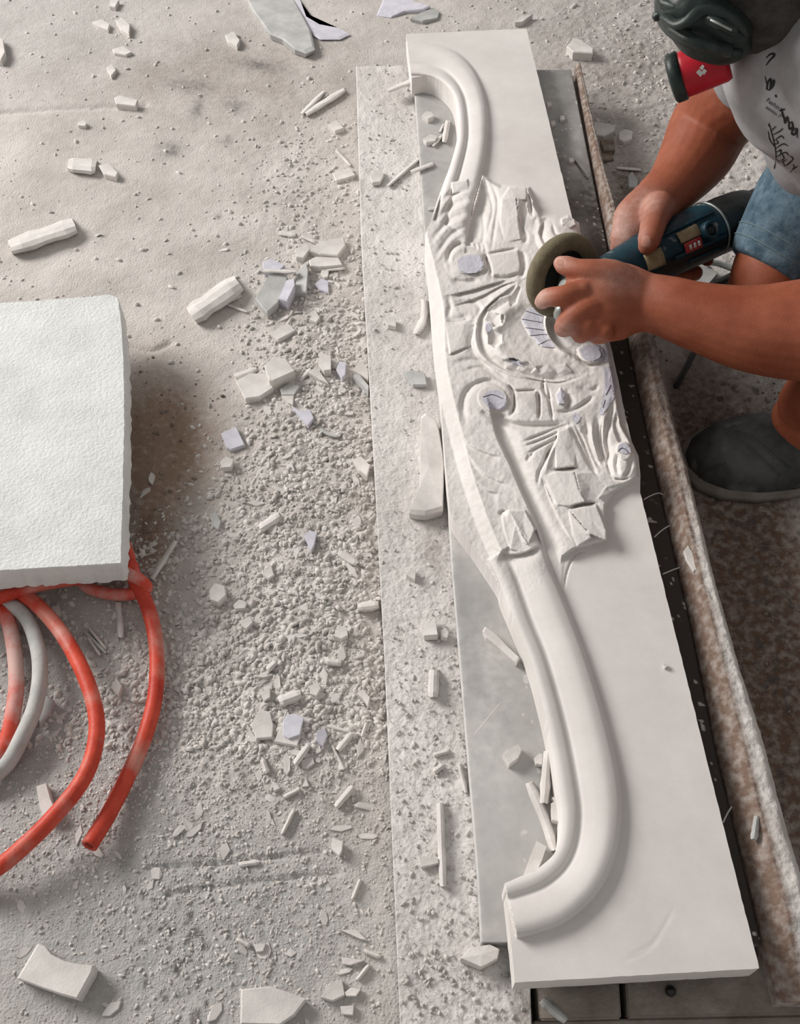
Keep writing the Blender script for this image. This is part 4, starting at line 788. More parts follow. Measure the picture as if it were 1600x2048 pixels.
# in the bays on the grey marble
zm = ZM
shard([(844, 230), (852, 222), (864, 224), (868, 232), (856, 238)], .007, 'chip', 'white pebble on grey marble in the upper bay', z0=zm)
shard([(846, 278), (860, 268), (876, 272), (870, 282), (852, 285)], .006, 'chip', 'leaf-shaped chip on grey marble in the upper bay', z0=zm)
log((888, 285), (896, 242), 11, .008, 'chip', 'upright flat splinter on grey marble in the upper bay', z0=zm)
log((866, 292), (884, 272), 7, .005, 'chip', 'small splinter crossing under the upright one in the upper bay', z0=zm)
log((880, 264), (888, 248), 5, .004, 'chip', 'thinnest splinter left of the upright one in the upper bay', z0=zm)
log((856, 418), (872, 416), 8, .004, 'chipgrey', 'small grey rod on the marble near the upper leaf', z0=zm)
shard([(862, 160), (868, 162), (866, 172), (860, 170)], .004, 'chip', 'crumb under the hook of the upper moulding', z0=zm)
shard([(965, 1262), (970, 1252), (990, 1266), (1014, 1292), (1040, 1316), (1034, 1328), (1002, 1300), (972, 1275)], .007, 'chip', 'slanting broken strip on grey marble in the lower bay', z0=zm)
shard([(1006, 1510), (1014, 1498), (1038, 1487), (1044, 1500), (1036, 1516), (1018, 1530)], .009, 'chip', 'cube-like chip on grey marble in the lower bay', z0=zm)
log((1088, 1606), (1096, 1502), 21, .009, 'chip', 'white rectangular bar leaning in the lower bay', z0=zm + .003)
log((1058, 1566), (1108, 1700), 20, .007, 'chip', 'long pale strip lying below the rectangular bar', z0=zm, bend=-4)
shard([(1068, 1516), (1078, 1506), (1086, 1508), (1084, 1530), (1072, 1528)], .006, 'chip', 'small flake left of the rectangular bar', z0=zm)
shard([(1102, 1606), (1112, 1600), (1124, 1625), (1118, 1644), (1104, 1640)], .009, 'chip', 'teardrop chip right of the long pale strip', z0=zm)
shard([(1104, 1594), (1112, 1592), (1124, 1612), (1120, 1618)], .008, 'chip', 'narrow chip just above the teardrop chip', z0=zm + .002)
shard([(1046, 1754), (1060, 1716), (1074, 1680), (1094, 1692), (1086, 1716), (1076, 1740)], .008, 'chip', 'broad tapering flake near the lower bend of the moulding', z0=zm)
log((940, 1480), (1012, 1392), 5, .0012, 'chip', 'faint straight scratch of dust across the marble of the lower bay', z0=zm - .0006, name='dust_streak')
log((1085, 2000), (1132, 2042), 20, .006, 'chipgrey', 'curved shard on the timber under the slab end', z0=.047)
log((1150, 1090), (1180, 1084), 4, .001, 'chip', 'fine crumb line below the lower leaf block', z0=ZS)
log((1508, 1678), (1514, 1632), 15, .006, 'chipgrey', 'rectangular grey stick lying on the raised rim', z0=.080)
shard([(1368, 1102), (1376, 1090), (1392, 1118), (1396, 1140), (1388, 1142), (1374, 1120)], .004, 'chip', 'white crescent fleck set in the raised rim', z0=.078)
shard([(1326, 1329), (1332, 1326), (1336, 1332), (1330, 1336)], .003, 'chip', 'tiny crumb on the plain panel of the carved slab', z0=ZS)
for x, y, lb in ((1098, 208, 'first'), (1106, 246, 'second'), (1124, 236, 'third'), (1142, 320, 'fourth'), (1120, 350, 'fifth')):
    shard([(x-5, y-4), (x+4, y-5), (x+6, y+3), (x-3, y+5)], .004, 'chip', {'first': 'topmost crumb on the dark marble strip beside the plain panel', 'second': 'second crumb from the top on the dark marble strip', 'third': 'crumb on the dusty right side of the dark marble strip', 'fourth': 'crumb beside the thin cable-like splinter on the marble strip', 'fifth': 'lowest crumb on the upper marble strip'}[lb], z0=zm)
log((1150, 322), (1174, 358), 4, .003, 'steel', 'thin dark splinter lying on the marble strip right of the panel', z0=zm)

# small chips, too alike to tell apart
protos = []
for k in range(16):
    n = random.randint(4, 7); ar = random.uniform(1, 3.6); T = []
    for i in range(n):
        a = 6.283 * (i + random.uniform(-.3, .3)) / n; T.append((math.cos(a) * ar ** .5, math.sin(a) / ar ** .5, random.uniform(.18, .5)))
    B = [(x * 1.08, y * 1.08, 0) for x, y, z in T]; F = [tuple(range(n)), tuple(range(2*n-1, n-1, -1))] + [(i, n+i, n+(i+1) % n, (i+1) % n) for i in range(n)]
    me = fixn(mesh('small_chip', T + B, F)); me.materials.append(MT['chip']); protos.append(me)
cnt = 0; centers = []
while cnt < 290:
    x = random.uniform(0, 760); y = random.uniform(120, 2040)
    dn = float(blob(x, y, 640, 640, 100, 200) + .9 * blob(x, y, 640, 1080, 150, 200) + blob(x, y, 640, 1440, 150, 130) + .12 * blob(x, y, 500, 1800, 300, 200))
    if random.random() > dn * .9 + .012 or bool(inpoly(np.array([x]), np.array([y]), bench_px)[0]) or (x < 250 and 590 < y < 1150): continue
    p, h = ground(x, y); o = bpy.data.objects.new('small_chip', random.choice(protos)); COL.objects.link(o)
    s = random.uniform(.0022, .0062); o.location = (p[0], p[1], h - .0003); o.scale = (s, s, s); o.rotation_euler = (random.uniform(-.18, .18), random.uniform(-.18, .18), random.uniform(0, 6.28))
    props(o, 'small broken white stone chip strewn in the grit left of the bench', 'stone chip', 'small stone chips strewn left of the bench'); cnt += 1
#PERSON
# ================================================================= GRINDER
def cw(v): v = np.array(v, float); v = v / np.linalg.norm(v); return v @ M
ga = cw((-.8356, .433, -.339)); gn = cw((-.53, -.478, .70)); gn = gn - ga * (gn @ ga); gn /= np.linalg.norm(gn)
gu = np.cross(ga, gn); gu = gu if (gu @ M[1]) < 0 else -gu
GC = PD(1126, 552, 1.058); GH = PD(1128, 560, 1.060) - .030 * gn
grinder = empty('angle_grinder', tuple(GH), 'teal and black angle grinder held in both hands over the carving', 'grinder')
def gp(s, h=0, v=0): return GH - ga * s - gn * h + gu * v      # s back along the body, h towards the viewer side, v up
def gobj(name, geo, m, parent=grinder, smooth=True, bev=0):
    me = fixn(mesh(name, *geo))
    if bev: bevel_me(me, bev)
    return link(name, me, m, parent, smooth)
def lathe(c, ax, prof, seg=40):
    ax = np.array(ax); e1 = np.cross(ax, (0.3, .9, .2)); e1 /= np.linalg.norm(e1); e2 = np.cross(ax, e1); V = []; F = []; k = len(prof)
    for j in range(seg):
        a = 2 * math.pi * j / seg
        for r, h in prof: V.append(c + (e1 * math.cos(a) + e2 * math.sin(a)) * r + ax * h)
    for j in range(seg):
        for i in range(k - 1): F.append((j*k+i, j*k+i+1, ((j+1) % seg)*k+i+1, ((j+1) % seg)*k+i))
    return V, F
gobj('motor_housing', tube_geo([gp(s) for s in (.075, .09, .12, .16, .20, .225)], [.0255, .028, .0292, .030, .0305, .029], 28, up=gn), 'black')  # real black at the rear; below teal_shell its black stands for shade
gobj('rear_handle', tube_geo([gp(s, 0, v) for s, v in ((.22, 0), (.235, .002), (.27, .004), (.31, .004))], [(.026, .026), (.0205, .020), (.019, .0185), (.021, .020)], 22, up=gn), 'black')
gobj('neck', tube_geo([gp(s) for s in (.010, .03, .05, .08)], [.016, .0185, .0215, .025], 24, up=gn), 'teal')
def shell(s0, s1, r0, r1, a0, a1, th=.0016, ns=10, na=18):
    V = []; F = []
    for q in (0, 1):
        for i in range(ns + 1):
            s = s0 + (s1 - s0) * i / ns; r = r0 + (r1 - r0) * i / ns - q * th
            for j in range(na + 1):
                a = math.radians(a0 + (a1 - a0) * j / na); V.append(gp(s, math.cos(a) * r, math.sin(a) * r))
    n = (ns + 1) * (na + 1); I = lambda i, j: i * (na + 1) + j
    for i in range(ns):
        for j in range(na): F += [(I(i, j), I(i+1, j), I(i+1, j+1), I(i, j+1)), (n+I(i, j+1), n+I(i+1, j+1), n+I(i+1, j), n+I(i, j))]
    for i in range(ns): F += [(I(i, 0), n+I(i, 0), n+I(i+1, 0), I(i+1, 0)), (I(i+1, na), n+I(i+1, na), n+I(i, na), I(i, na))]
    for j in range(na): F += [(I(0, j+1), n+I(0, j+1), n+I(0, j), I(0, j)), (I(ns, j), n+I(ns, j), n+I(ns, j+1), I(ns, j+1))]
    return V, F
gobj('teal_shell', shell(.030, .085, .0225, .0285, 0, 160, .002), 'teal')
gobj('teal_shell', shell(.085, .178, .0290, .0322, 14, 170, .002), 'teal')  # upper side only; the teal body's shaded underside is left black
gobj('shell_edge', shell(.176, .1785, .0326, .0328, -30, 172, .001, 2, 30), 'metal')
for a0, a1, s0, s1 in ((8, 16, .10, .172), (62, 68, .09, .17), (-10, -6, .12, .165)): gobj('rib', shell(s0, s1, .0322, .0336, a0, a1, .002, 4, 3), 'teal')
gobj('brush_cap', lathe(gp(.150, .0255, .0170), (-gn * .83 + gu * .56), [(.0001, .004), (.0048, .004), (.0058, .0052), (.0062, .008), (.0092, .009), (.0102, .007), (.0106, 0)], 32), 'teal')
gobj('brush_screw', lathe(gp(.150, .0265, .0174), (-gn * .83 + gu * .56), [(.0001, .0065), (.0046, .0065), (.005, .002)], 24), 'black')
o = gobj('label', shell(.066, .088, .0272, .0296, 8, 46, .001, 3, 6), 'label'); o['label'] = 'worn yellow-brown label near the neck'
o = gobj('label', shell(.112, .140, .0322, .0331, 34, 56, .001, 3, 6), 'label'); o['label'] = 'worn yellow-brown label above the red one'
o = gobj('label', shell(.114, .137, .0326, .0336, 12, 32, .001, 3, 6), 'redlabel'); o['label'] = 'worn red label with pale marks'
for s in (.119, .125, .131): gobj('label_mark', shell(s, s + .0030, .0340, .0342, 17, 26, .0006, 2, 2), 'white', o)
gobj('gear_housing', merge([tube_geo([gp(s) for s in (-.026, -.020, -.005, .012)], [(.013, .013), (.018, .017), (.0205, .019), (.017, .017)], 10, up=gn, cap=True)]), 'metal', smooth=False, bev=.0015)
gobj('spindle_collar', lathe(GH, gn, [(.0001, .006), (.017, .006), (.017, .018), (.010, .020), (.010, .028), (.0001, .028)], 32), 'metal')
gobj('backing_pad', lathe(GC, gn, [(.0001, -.003), (.012, -.003), (.024, -.001), (.028, -.002), (.030, .004), (.0001, .004)], 48), 'black')
gobj('grinding_disc', lathe(GC, gn, [(.0275, -.001), (.029, -.0060), (.035, -.0080), (.041, -.0070), (.0445, -.003), (.0455, .002), (.044, .007), (.030, .008), (.0275, .004), (.0275, -.001)], 72), 'disc')
gobj('spindle_lock', lathe(gp(-.004, .016, -.004), -gn, [(.0001, .005), (.006, .005), (.007, 0)], 20), 'metal')
gobj('side_knob', tube_geo([PD(1122, 628, 1.035), PD(1124, 620, 1.03)], [.008, .0075], 16), 'metal')

# ================================================================= PERSON
def P_(*a): return PD(*a)
NB = PD(1618, -6, .83); RS = PD(1532, 60, .95); LS = NB + np.array([.02, -.185, .0]); PEL = np.array([.74, .62, .25])
EL = PD(1790, 640, .93); ER = PD(1428, 240, 1.13); HC = PD(1545, -125, .80)
KR = PD(1540, 612, 1.08); AL = PD(1628, 806, 1.03); KL = np.array([.52, .30, .42])
def path(pts): return [PD(*p) for p in pts]
F_ = M[2]
armL = ctube([LS, LS * .5 + EL * .5, EL, *path([(1700, 655, .94), (1600, 661, .955), (1500, 657, .965), (1400, 634, .975), (1330, 612, .985), (1280, 603, .99)])],
             [.056, .050, .047, .051, .0485, .0415, .0335, .0295, (.0285, .022)], 6, 22, up=F_)
palmL = ctube(path([(1292, 602, .990), (1250, 600, .985), (1205, 603, .980), (1168, 612, .984)]), [(.029, .022), (.037, .0195), (.0385, .0175), (.033, .015)], 5, 20, up=F_)
FL = [([(1205, 580, .980), (1165, 583, .976), (1125, 592, .973), (1096, 595, .984), (1084, 604, 1.003)], [.013, .0118, .0105, .0096, .0078]),
      ([(1205, 610, .978), (1165, 622, .972), (1137, 643, .980), (1127, 655, 1.000), (1134, 657, 1.020)], [.013, .0122, .0112, .0100, .0080]),
      ([(1215, 640, .980), (1188, 652, .976), (1168, 664, .988), (1162, 668, 1.006), (1170, 664, 1.022)], [.013, .0118, .0105, .0095, .0078]),
      ([(1240, 655, .983), (1215, 664, .984), (1198, 671, .996), (1194, 671, 1.012), (1202, 668, 1.024)], [.013, .0105, .0092, .0083, .0068])]
TL_ = ([(1262, 575, .985), (1222, 552, .978), (1184, 543, .976), (1155, 539, .980), (1130, 531, .988), (1122, 527, .992)], [.018, .0165, .0125, .0108, .0100, .0080])
geoL = [armL, palmL] + [ctube(path(p), r, 5, 12, up=F_) for p, r in FL] + [ctube(path(TL_[0]), TL_[1], 5, 12, up=F_)]
for x, y in ((1166, 580), (1160, 614), (1178, 648), (1212, 662)): geoL.append(ell_geo(PD(x, y, .9725), (.0095, .0095, .0095), None, 10, 8))
armR = ctube([RS, PD(1505, 150, 1.05), ER, *path([(1393, 308, 1.13), (1350, 368, 1.115), (1314, 402, 1.10)])], [.048, .0455, .0455, .0415, .0315, (.0275, .0225)], 7, 22, up=F_)
palmR = ctube(path([(1318, 398, 1.10), (1296, 428, 1.09), (1276, 455, 1.085), (1258, 482, 1.085)]), [(.027, .021), (.031, .019), (.031, .018), (.022, .015)], 5, 20, up=F_)
geoR = [armR, palmR, ctube(path([(1318, 415, 1.075), (1310, 436, 1.050), (1303, 462, 1.033), (1297, 484, 1.028), (1294, 492, 1.030)]), [.018, .0148, .0128, .0118, .0095], 5, 14, up=F_)]
for p, r in (([(1262, 470, 1.085), (1240, 492, 1.100), (1258, 520, 1.125), (1300, 540, 1.135), (1340, 548, 1.125)], [.013, .0115, .0105, .0098, .008]),
             ([(1280, 455, 1.095), (1275, 500, 1.125), (1305, 535, 1.145), (1350, 552, 1.140), (1378, 553, 1.120)], [.013, .0115, .0110, .0105, .0088]),
             ([(1300, 440, 1.105), (1320, 490, 1.140), (1355, 530, 1.152), (1385, 546, 1.140), (1392, 545, 1.122)], [.013, .0112, .0105, .0095, .008]),
             ([(1315, 425, 1.110), (1350, 470, 1.145), (1390, 500, 1.155), (1415, 520, 1.140)], [.013, .010, .009, .0075])):
    geoR.append(ctube(path(p), r, 5, 12, up=F_))
v1 = remesh(geoL, .0019, 5); v2 = remesh(geoR, .0021, 5)
hd = PD(1100, 600, 1.1) - HC; hd /= np.linalg.norm(hd); hs = np.array([0, 1.0, 0]); hs -= hd * (hs @ hd); hs /= np.linalg.norm(hs); hu = np.cross(hs, hd); hu = hu if hu @ (HC - NB) > 0 else -hu
RH = np.array([hd, hs, hu])
def hp(f, s, u): return HC + hd * f + hs * s + hu * u
headg = [ell_geo(HC, (.088, .073, .098), RH, 26, 18), ell_geo(hp(.028, 0, -.055), (.058, .050, .055), RH), ell_geo(hp(.092, 0, -.012), (.016, .012, .022), RH),
         ell_geo(hp(.085, 0, -.052), (.012, .024, .009), RH), ell_geo(hp(.070, .030, .012), (.018, .018, .012), RH), ell_geo(hp(.070, -.030, .012), (.018, .018, .012), RH),
         ell_geo(hp(-.004, .074, -.012), (.016, .008, .028), RH), ell_geo(hp(-.004, -.074, -.012), (.016, .008, .028), RH), ctube([NB + (HC - NB) * -.1, NB + (HC - NB) * .45, hp(-.01, 0, -.03)], [.050, .044, .050], 5, 20)]
torso = [ctube([PEL, PEL * .7 + NB * .3 + [0, 0, -.01], PEL * .35 + NB * .65 + [0, 0, -.02], NB + [.02, 0, -.03]], [(.15, .12), (.14, .11), (.15, .115), (.075, .07)], 7, 28), ctube([RS, (RS + NB) / 2 + [.03, 0, 0], (LS + NB) / 2 + [.03, 0, 0], LS], [.052, .066, .066, .054], 6, 22)]
legs = [ctube([PEL + [0, .09, -.02], PD(1760, 370, 1.02), PD(1650, 410, 1.04), PD(1592, 480, 1.06), PD(1550, 548, 1.07), KR], [.095, .075, .062, .053, .046, .047], 6, 22), ctube([KR, KR + [.14, .0, -.035], KR + [.34, .0, -.065], KR + [.40, .0, -.07], KR + [.42, .01, -.10]], [.047, .050, .036, .034, .03], 6, 20),
        ctube([PEL + [0, -.09, 0], (PEL + KL) / 2, KL], [.095, .082, .060], 6, 22), ctube([KL, KL * .62 + AL * .38 + [.02, 0, 0], AL * .85 + KL * .15, AL, AL + [.01, -.003, -.045]], [.058, .056, .041, .036, .042], 6, 20)]
v3 = remesh(headg + torso + legs, .0045, 4)
Vb, Fb = merge([v1, v2, v3])
body_me = mesh('person', Vb, Fb)
_v = np.array(Vb); _px, _py = proj(_v); pale = .9 * blob(_px, _py, 1075, 600, 22, 30) + .8 * blob(_px, _py, 1118, 522, 22, 16) + .75 * blob(_px, _py, 1245, 455, 38, 50) + .5 * blob(_px, _py, 1298, 400, 34, 24) + .5 * blob(_px, _py, 1125, 660, 24, 22) + .35 * blob(_px, _py, 1240, 560, 60, 30)
fattr(body_me, 'pale', np.clip(pale, 0, 1))
body = link('person', body_me, 'skin', smooth=True)
props(body, 'crouching person in a white printed t-shirt and denim shorts holding the grinder over the carving', 'person')
# nails
def nail(px, py, dep, rx, ry, rot, name='thumbnail'):
    V = []; F = []
    for i in range(7):
        for j in range(14):
            a = 6.283 * j / 14; r = i / 6; u = math.cos(a) * rx * r; v = math.sin(a) * ry * r; c, s = math.cos(rot), math.sin(rot)
            q = np.array([(px + u*c - v*s), (py + u*s + v*c)]); V.append(PD(q[0], q[1], dep + .0030 * (math.sin(a) * r) ** 2 - (.0008 if i < 6 else 0)))
    for i in range(6):
        for j in range(14): F.append((i*14+j, (i+1)*14+j, (i+1)*14+(j+1) % 14, i*14+(j+1) % 14))
    return V, F
bvh_body = BVHTree.FromPolygons([tuple(v) for v in Vb], Fb)
def cast(bvh, px, py, off=.0006):
    d = ray(px, py); d = d / np.linalg.norm(d); h = bvh.ray_cast(Vector(CP), Vector(d)); 
    return None if h[0] is None else np.array(h[0]) - d * off
def patch(bvh, cx, cy, rx, ry, rot, off=.0009):
    V = []; F = []; c, s = math.cos(rot), math.sin(rot)
    for i in range(7):
        for j in range(18):
            a = 6.283 * j / 18; r = i / 6; u = math.copysign(abs(math.cos(a)) ** .8, math.cos(a)) * rx * r; v = math.copysign(abs(math.sin(a)) ** .8, math.sin(a)) * ry * r
            q = cast(bvh, cx + u*c - v*s, cy + u*s + v*c, off if i < 6 else -.0002)
            if q is None: return None
            V.append(q)
    for i in range(6):
        for j in range(18): F.append((i*18+j, (i+1)*18+j, (i+1)*18+(j+1) % 18, i*18+(j+1) % 18))
    return V, F
for args, lb in (((1293, 484, 11, 13, .1), 'broad thumbnail on the far hand'), ((1120, 525, 8, 7, .2, .0003), 'small thumbnail on the near hand')):
    g = patch(bvh_body, *args)
    if g: o = link('thumbnail', fixn(mesh('thumbnail', *g)), 'nail', body, True); o['label'] = lb

# t-shirt
def shirt_disp(v):
    n = fbm(v[:, 0] * 1.0 + v[:, 2] * .6, v[:, 1], 14, 2, 4) * .0045 + fbm(v[:, 0] + v[:, 2], v[:, 1] * .35, 45, 2, 6) * .0020
    v = v.copy(); v[:, 0] -= n; v[:, 2] += n * .6; return v
SH = float(0)
shirt_geo = [ctube([PEL + [.03, 0, .01], PEL * .7 + NB * .3 + [-.01, 0, .0], PEL * .40 + NB * .60 + [-.015, .02, -.03], NB * .9 + PEL * .1 + [0, 0, -.035]], [(.172, .142), (.168, .142), (.168, .136), (.108, .095)], 7, 30),
             ctube([RS + (RS - NB) * .05, (RS + NB) / 2 + [.03, 0, -.005], (LS + NB) / 2 + [.03, 0, -.005], LS], [.058, .072, .080, .064], 6, 24),
             ctube(path([(1585, -10, .86), (1552, 30, .89), (1530, 90, .95), (1519, 138, 1.005)]), [.052, .050, .0485, .0475], 6, 26, cap='flat'), ell_geo(RS * .5 + NB * .5, (.058, .058, .058)), ctube([LS, LS * .5 + EL * .5], [.064, .062], 4, 22),
             ctube(path([(1690, 60, .90), (1642, 160, .93), (1634, 240, .96), (1640, 310, .98), (1660, 372, 1.0)]), [.080, .054, .053, .046, .033], 6, 24)]
Vs, Fs = remesh(shirt_geo, .0036, 3, shirt_disp)
shirt = link('t_shirt', mesh('t_shirt', Vs, Fs), 'shirt', body, True); shirt['label'] = 'off-white short-sleeved t-shirt with black script and branch print'
bvh_s = BVHTree.FromPolygons([tuple(v) for v in Vs], Fs)
g = patch(bvh_s, 1590, 2, 32, 34, 0.15, .0008)
if g: o = link('neckline', fixn(mesh('neckline', *g)), 'skin', shirt, True); o['label'] = 'skin showing in the scooped neck'
def stroke(pts, wpx, name='script_print', n=6):
    q = crv(pts, n) if len(pts) > 2 else [np.array(pts[0], float) + (np.array(pts[1], float) - np.array(pts[0], float)) * t for t in (0, .33, .66, 1)]
    L_ = []; R_ = []; q = np.array(q, float); T = np.gradient(q, axis=0); T /= np.linalg.norm(T, axis=1)[:, None] + 1e-9
    for i, (p, t) in enumerate(zip(q, T)):
        nn = np.array([-t[1], t[0]]) * wpx / 2 * (1 - .6 * abs(2 * i / (len(q) - 1) - 1) ** 2); a = cast(bvh_s, *(p + nn)); b = cast(bvh_s, *(p - nn))
        if a is None or b is None: return [], []
        L_.append(a); R_.append(b)
    V = L_ + R_; k = len(L_); return V, [(i, i+1, k+i+1, k+i) for i in range(k-1)]
def strokes(name, lst, w_, label=None):
    gs = [g for g in (stroke(s, w_) for s in lst) if len(g[0])]
    if gs:
        o = link(name, mesh(name, *merge(gs)), 'print', shirt)
        if label: o['label'] = label
strokes('script_print', [[(1532, 131), (1540, 120), (1548, 112), (1547, 108), (1540, 109), (1532, 116)], [(1530, 153), (1534, 172), (1533, 178), (1536, 164), (1541, 158), (1541, 172), (1540, 178), (1544, 166), (1548, 161), (1546, 172), (1538, 180), (1532, 177)],
                         [(1551, 189), (1552, 195)], [(1562, 216), (1566, 232), (1570, 240)], [(1558, 222), (1570, 218)], [(1567, 232), (1570, 246), (1574, 234), (1578, 250)], [(1584, 243), (1578, 248), (1579, 258), (1585, 254), (1584, 244), (1588, 262)],
                         [(1592, 256), (1585, 260), (1584, 268), (1590, 268), (1594, 257), (1594, 276)]], 4.2, 'slanting black script lettering')
strokes('branch_print', [[(1538, 246), (1542, 262), (1548, 285), (1552, 310), (1550, 330)], [(1542, 262), (1552, 252)], [(1540, 255), (1536, 248)], [(1546, 270), (1560, 262), (1566, 256)], [(1548, 282), (1562, 272), (1568, 278)], [(1550, 295), (1540, 280), (1536, 262)], [(1550, 298), (1566, 288), (1576, 292)],
                         [(1552, 305), (1562, 300), (1560, 312)], [(1551, 315), (1570, 305), (1578, 312)], [(1552, 318), (1562, 325), (1574, 318)], [(1566, 320), (1570, 332), (1582, 322)], [(1550, 328), (1548, 338)], [(1558, 300), (1568, 316), (1560, 322)], [(1545, 290), (1556, 286), (1552, 280)],
                         [(1580, 345), (1588, 335), (1586, 328)], [(1584, 340), (1596, 332)], [(1576, 330), (1586, 318), (1580, 312)]], 2.6, 'black bare-branch drawing')
def text_on(txt, x, y, size, ang, name, bvh, m, parent, shear=0):
    cu = bpy.data.curves.new(name, 'FONT'); cu.body = txt; cu.size = size; cu.shear = shear; o = bpy.data.objects.new(name, cu); COL.objects.link(o)
    dg = bpy.context.evaluated_depsgraph_get(); me = bpy.data.meshes.new_from_object(o.evaluated_get(dg)); bpy.data.objects.remove(o); c, s = math.cos(ang), math.sin(ang)
    for v in me.vertices:
        q = cast(bvh, x + v.co.x * c + v.co.y * s, y + v.co.x * s - v.co.y * c)
        if q is None: return None
        v.co = q
    me.materials.clear(); me.name = name; return link(name, me, m, parent)
text_on('Fashin', 1531, 202, 12.5, math.radians(36), 'text_print', bvh_s, 'print', shirt); text_on('asnion 7', 1530, 216, 10.5, math.radians(36), 'text_print', bvh_s, 'print', shirt)

# denim shorts: far thigh with a cuffed hem
hem = PD(1542, 505, 1.065)
def den(v): 
    n = fbm(v[:, 0] * 1.3, v[:, 1] + v[:, 2], 30, 2, 8) * .0028; v = v.copy(); v[:, 2] += n; v[:, 0] -= n; return v
thd = (PEL + np.array([0, .09, -.02])) - KR; thd /= np.linalg.norm(thd)
HEM = [PD(1546, 544, 1.07), PD(1592, 480, 1.06), PD(1650, 410, 1.04), PD(1760, 360, 1.02), PEL + np.array([0, .09, 0])]
shg = [ctube(HEM, [.0520, .0610, .0720, .0860, .112], 7, 28, cap='flat'),
       ctube([PEL + [0, -.09, 0], (PEL + KL) / 2, KL * .8 + PEL * .2], [.118, .102, .090], 6, 26), ctube([PEL + [.02, .08, 0], PEL + [.02, -.08, 0]], [.145, .145], 4, 28)]
Vd, Fd = remesh(shg, .0042, 3, den); shorts = link('denim_shorts', mesh('denim_shorts', Vd, Fd), 'denim', body, True); shorts['label'] = 'faded blue denim shorts with a stitched hem'
bvh_d = BVHTree.FromPolygons([tuple(v) for v in Vd], Fd)
for dd in (.034, .046):
    thd = (HEM[1] - HEM[0]) / np.linalg.norm(HEM[1] - HEM[0]); c = HEM[0] + thd * (dd - .022); e1 = np.cross(thd, (0, 0, 1)); e1 /= np.linalg.norm(e1); e2 = np.cross(thd, e1); pts = []
    for k in range(49):
        a = 6.283 * k / 48; dr = e1 * math.cos(a) + e2 * math.sin(a); h = bvh_d.ray_cast(Vector(c + dr * .14), Vector(-dr)); 
        if h[0] is not None: pts.append(np.array(h[0]) + dr * .0002)
    if len(pts) > 10: link('hem_seam', fixn(mesh('hem_seam', *tube_geo(pts, [.0009] * len(pts), 5))), 'stitch', shorts, True)

# mask with red filter, dark hood
hood = link('dusty_hood', mesh('dusty_hood', *remesh([ell_geo(hp(-.008, 0, .006), (.098, .082, .106), RH, 28, 20), ctube([hp(.02, 0, -.085), hp(.0, 0, -.04)], [.055, .06], 4, 20)], .0035, 3, lambda v: v + (fbm(v[:, 0], v[:, 1] + v[:, 2], 60, 3, 3) * .0025)[:, None])), 'hood', body, True)
mk = empty('respirator_mask', tuple(PD(1415, 60, .83)), 'dark rubber face mask with a red round filter, worn on the head', 'mask')
def mobj(name, geo, m, parent=mk, bev=0):
    me = fixn(mesh(name, *geo)); 
    if bev: bevel_me(me, bev)
    return link(name, me, m, parent, True)
mg = [ctube(path([(1336, -26, .80), (1352, 14, .79), (1390, 36, .78), (1440, 62, .79), (1474, 70, .81)]), [(.010, .018), (.0165, .022), (.0205, .024), (.0185, .022), (.010, .018)], 6, 22, up=F_),
      ctube(path([(1365, 10, .78), (1420, 30, .775), (1470, 58, .79)]), [(.010, .014), (.014, .016), (.010, .013)], 5, 16, up=F_)]
mg.append(ctube(path([(1356, 44, .80), (1395, 72, .795), (1450, 88, .80), (1480, 84, .82)]), [.011, .016, .016, .012], 5, 16, up=F_))
mobj('mask_shell', remesh(mg, .0018, 3), 'maskb')
mobj('strap', tube_geo(path([(1318, -16, .79), (1330, 8, .775), (1355, 14, .768), (1378, 30, .766), (1372, 44, .772), (1345, 48, .785)]), [(.0045, .0040)] * 6, 10, up=F_), 'maskb')
mobj('strap', ctube(path([(1330, 34, .772), (1352, 48, .760), (1376, 42, .752), (1402, 22, .749), (1440, 26, .750), (1474, 44, .760), (1490, 62, .780)]), [(.0045, .003)] * 7, 6, 10, up=F_), 'maskb')
mobj('strap', ctube(path([(1346, 58, .778), (1380, 78, .764), (1420, 92, .764), (1456, 100, .780)]), [(.005, .004)] * 4, 6, 10, up=F_), 'maskb')
mobj('buckle', box_geo(PD(1442, 50, .750), (.013, .0032, .003), RH if False else np.array([cw((.9, .45, 0)), cw((-.45, .9, 0)), M[2]])), 'maskb', bev=.001)
mobj('buckle_slot', box_geo(PD(1442, 50, .7465), (.009, .0008, .0006), np.array([cw((.9, .45, 0)), cw((-.45, .9, 0)), M[2]])), 'metal')
mobj('strap_end', box_geo(PD(1466, 106, .785), (.0075, .0035, .003), np.array([cw((1, .15, 0)), cw((-.15, 1, 0)), M[2]])), 'maskb', bev=.001)
mobj('strap_end', box_geo(PD(1318, 30, .79), (.005, .003, .003), np.array([cw((1, -.6, 0)), cw((.6, 1, 0)), M[2]])), 'maskb', bev=.001)
fa = cw((-.88, .22, .42)); fc = PD(1445, 118, .84)
mobj('filter_rim', lathe(fc - fa * .002, fa, [(.0001, .034), (.0165, .034), (.0205, .036), (.0205, .044), (.018, .046), (.0001, .046)], 40), 'maskb')
fo = mobj('red_filter', lathe(fc, fa, [(.0001, -.004), (.0175, -.004), (.0190, .0), (.0190, .030), (.0185, .037), (.0001, .037)], 40), 'redfilter'); fo['label'] = 'red filter canister with a white label'
bvh_f = BVHTree.FromPolygons([tuple(v.co) for v in fo.data.vertices], [tuple(p.vertices) for p in fo.data.polygons])
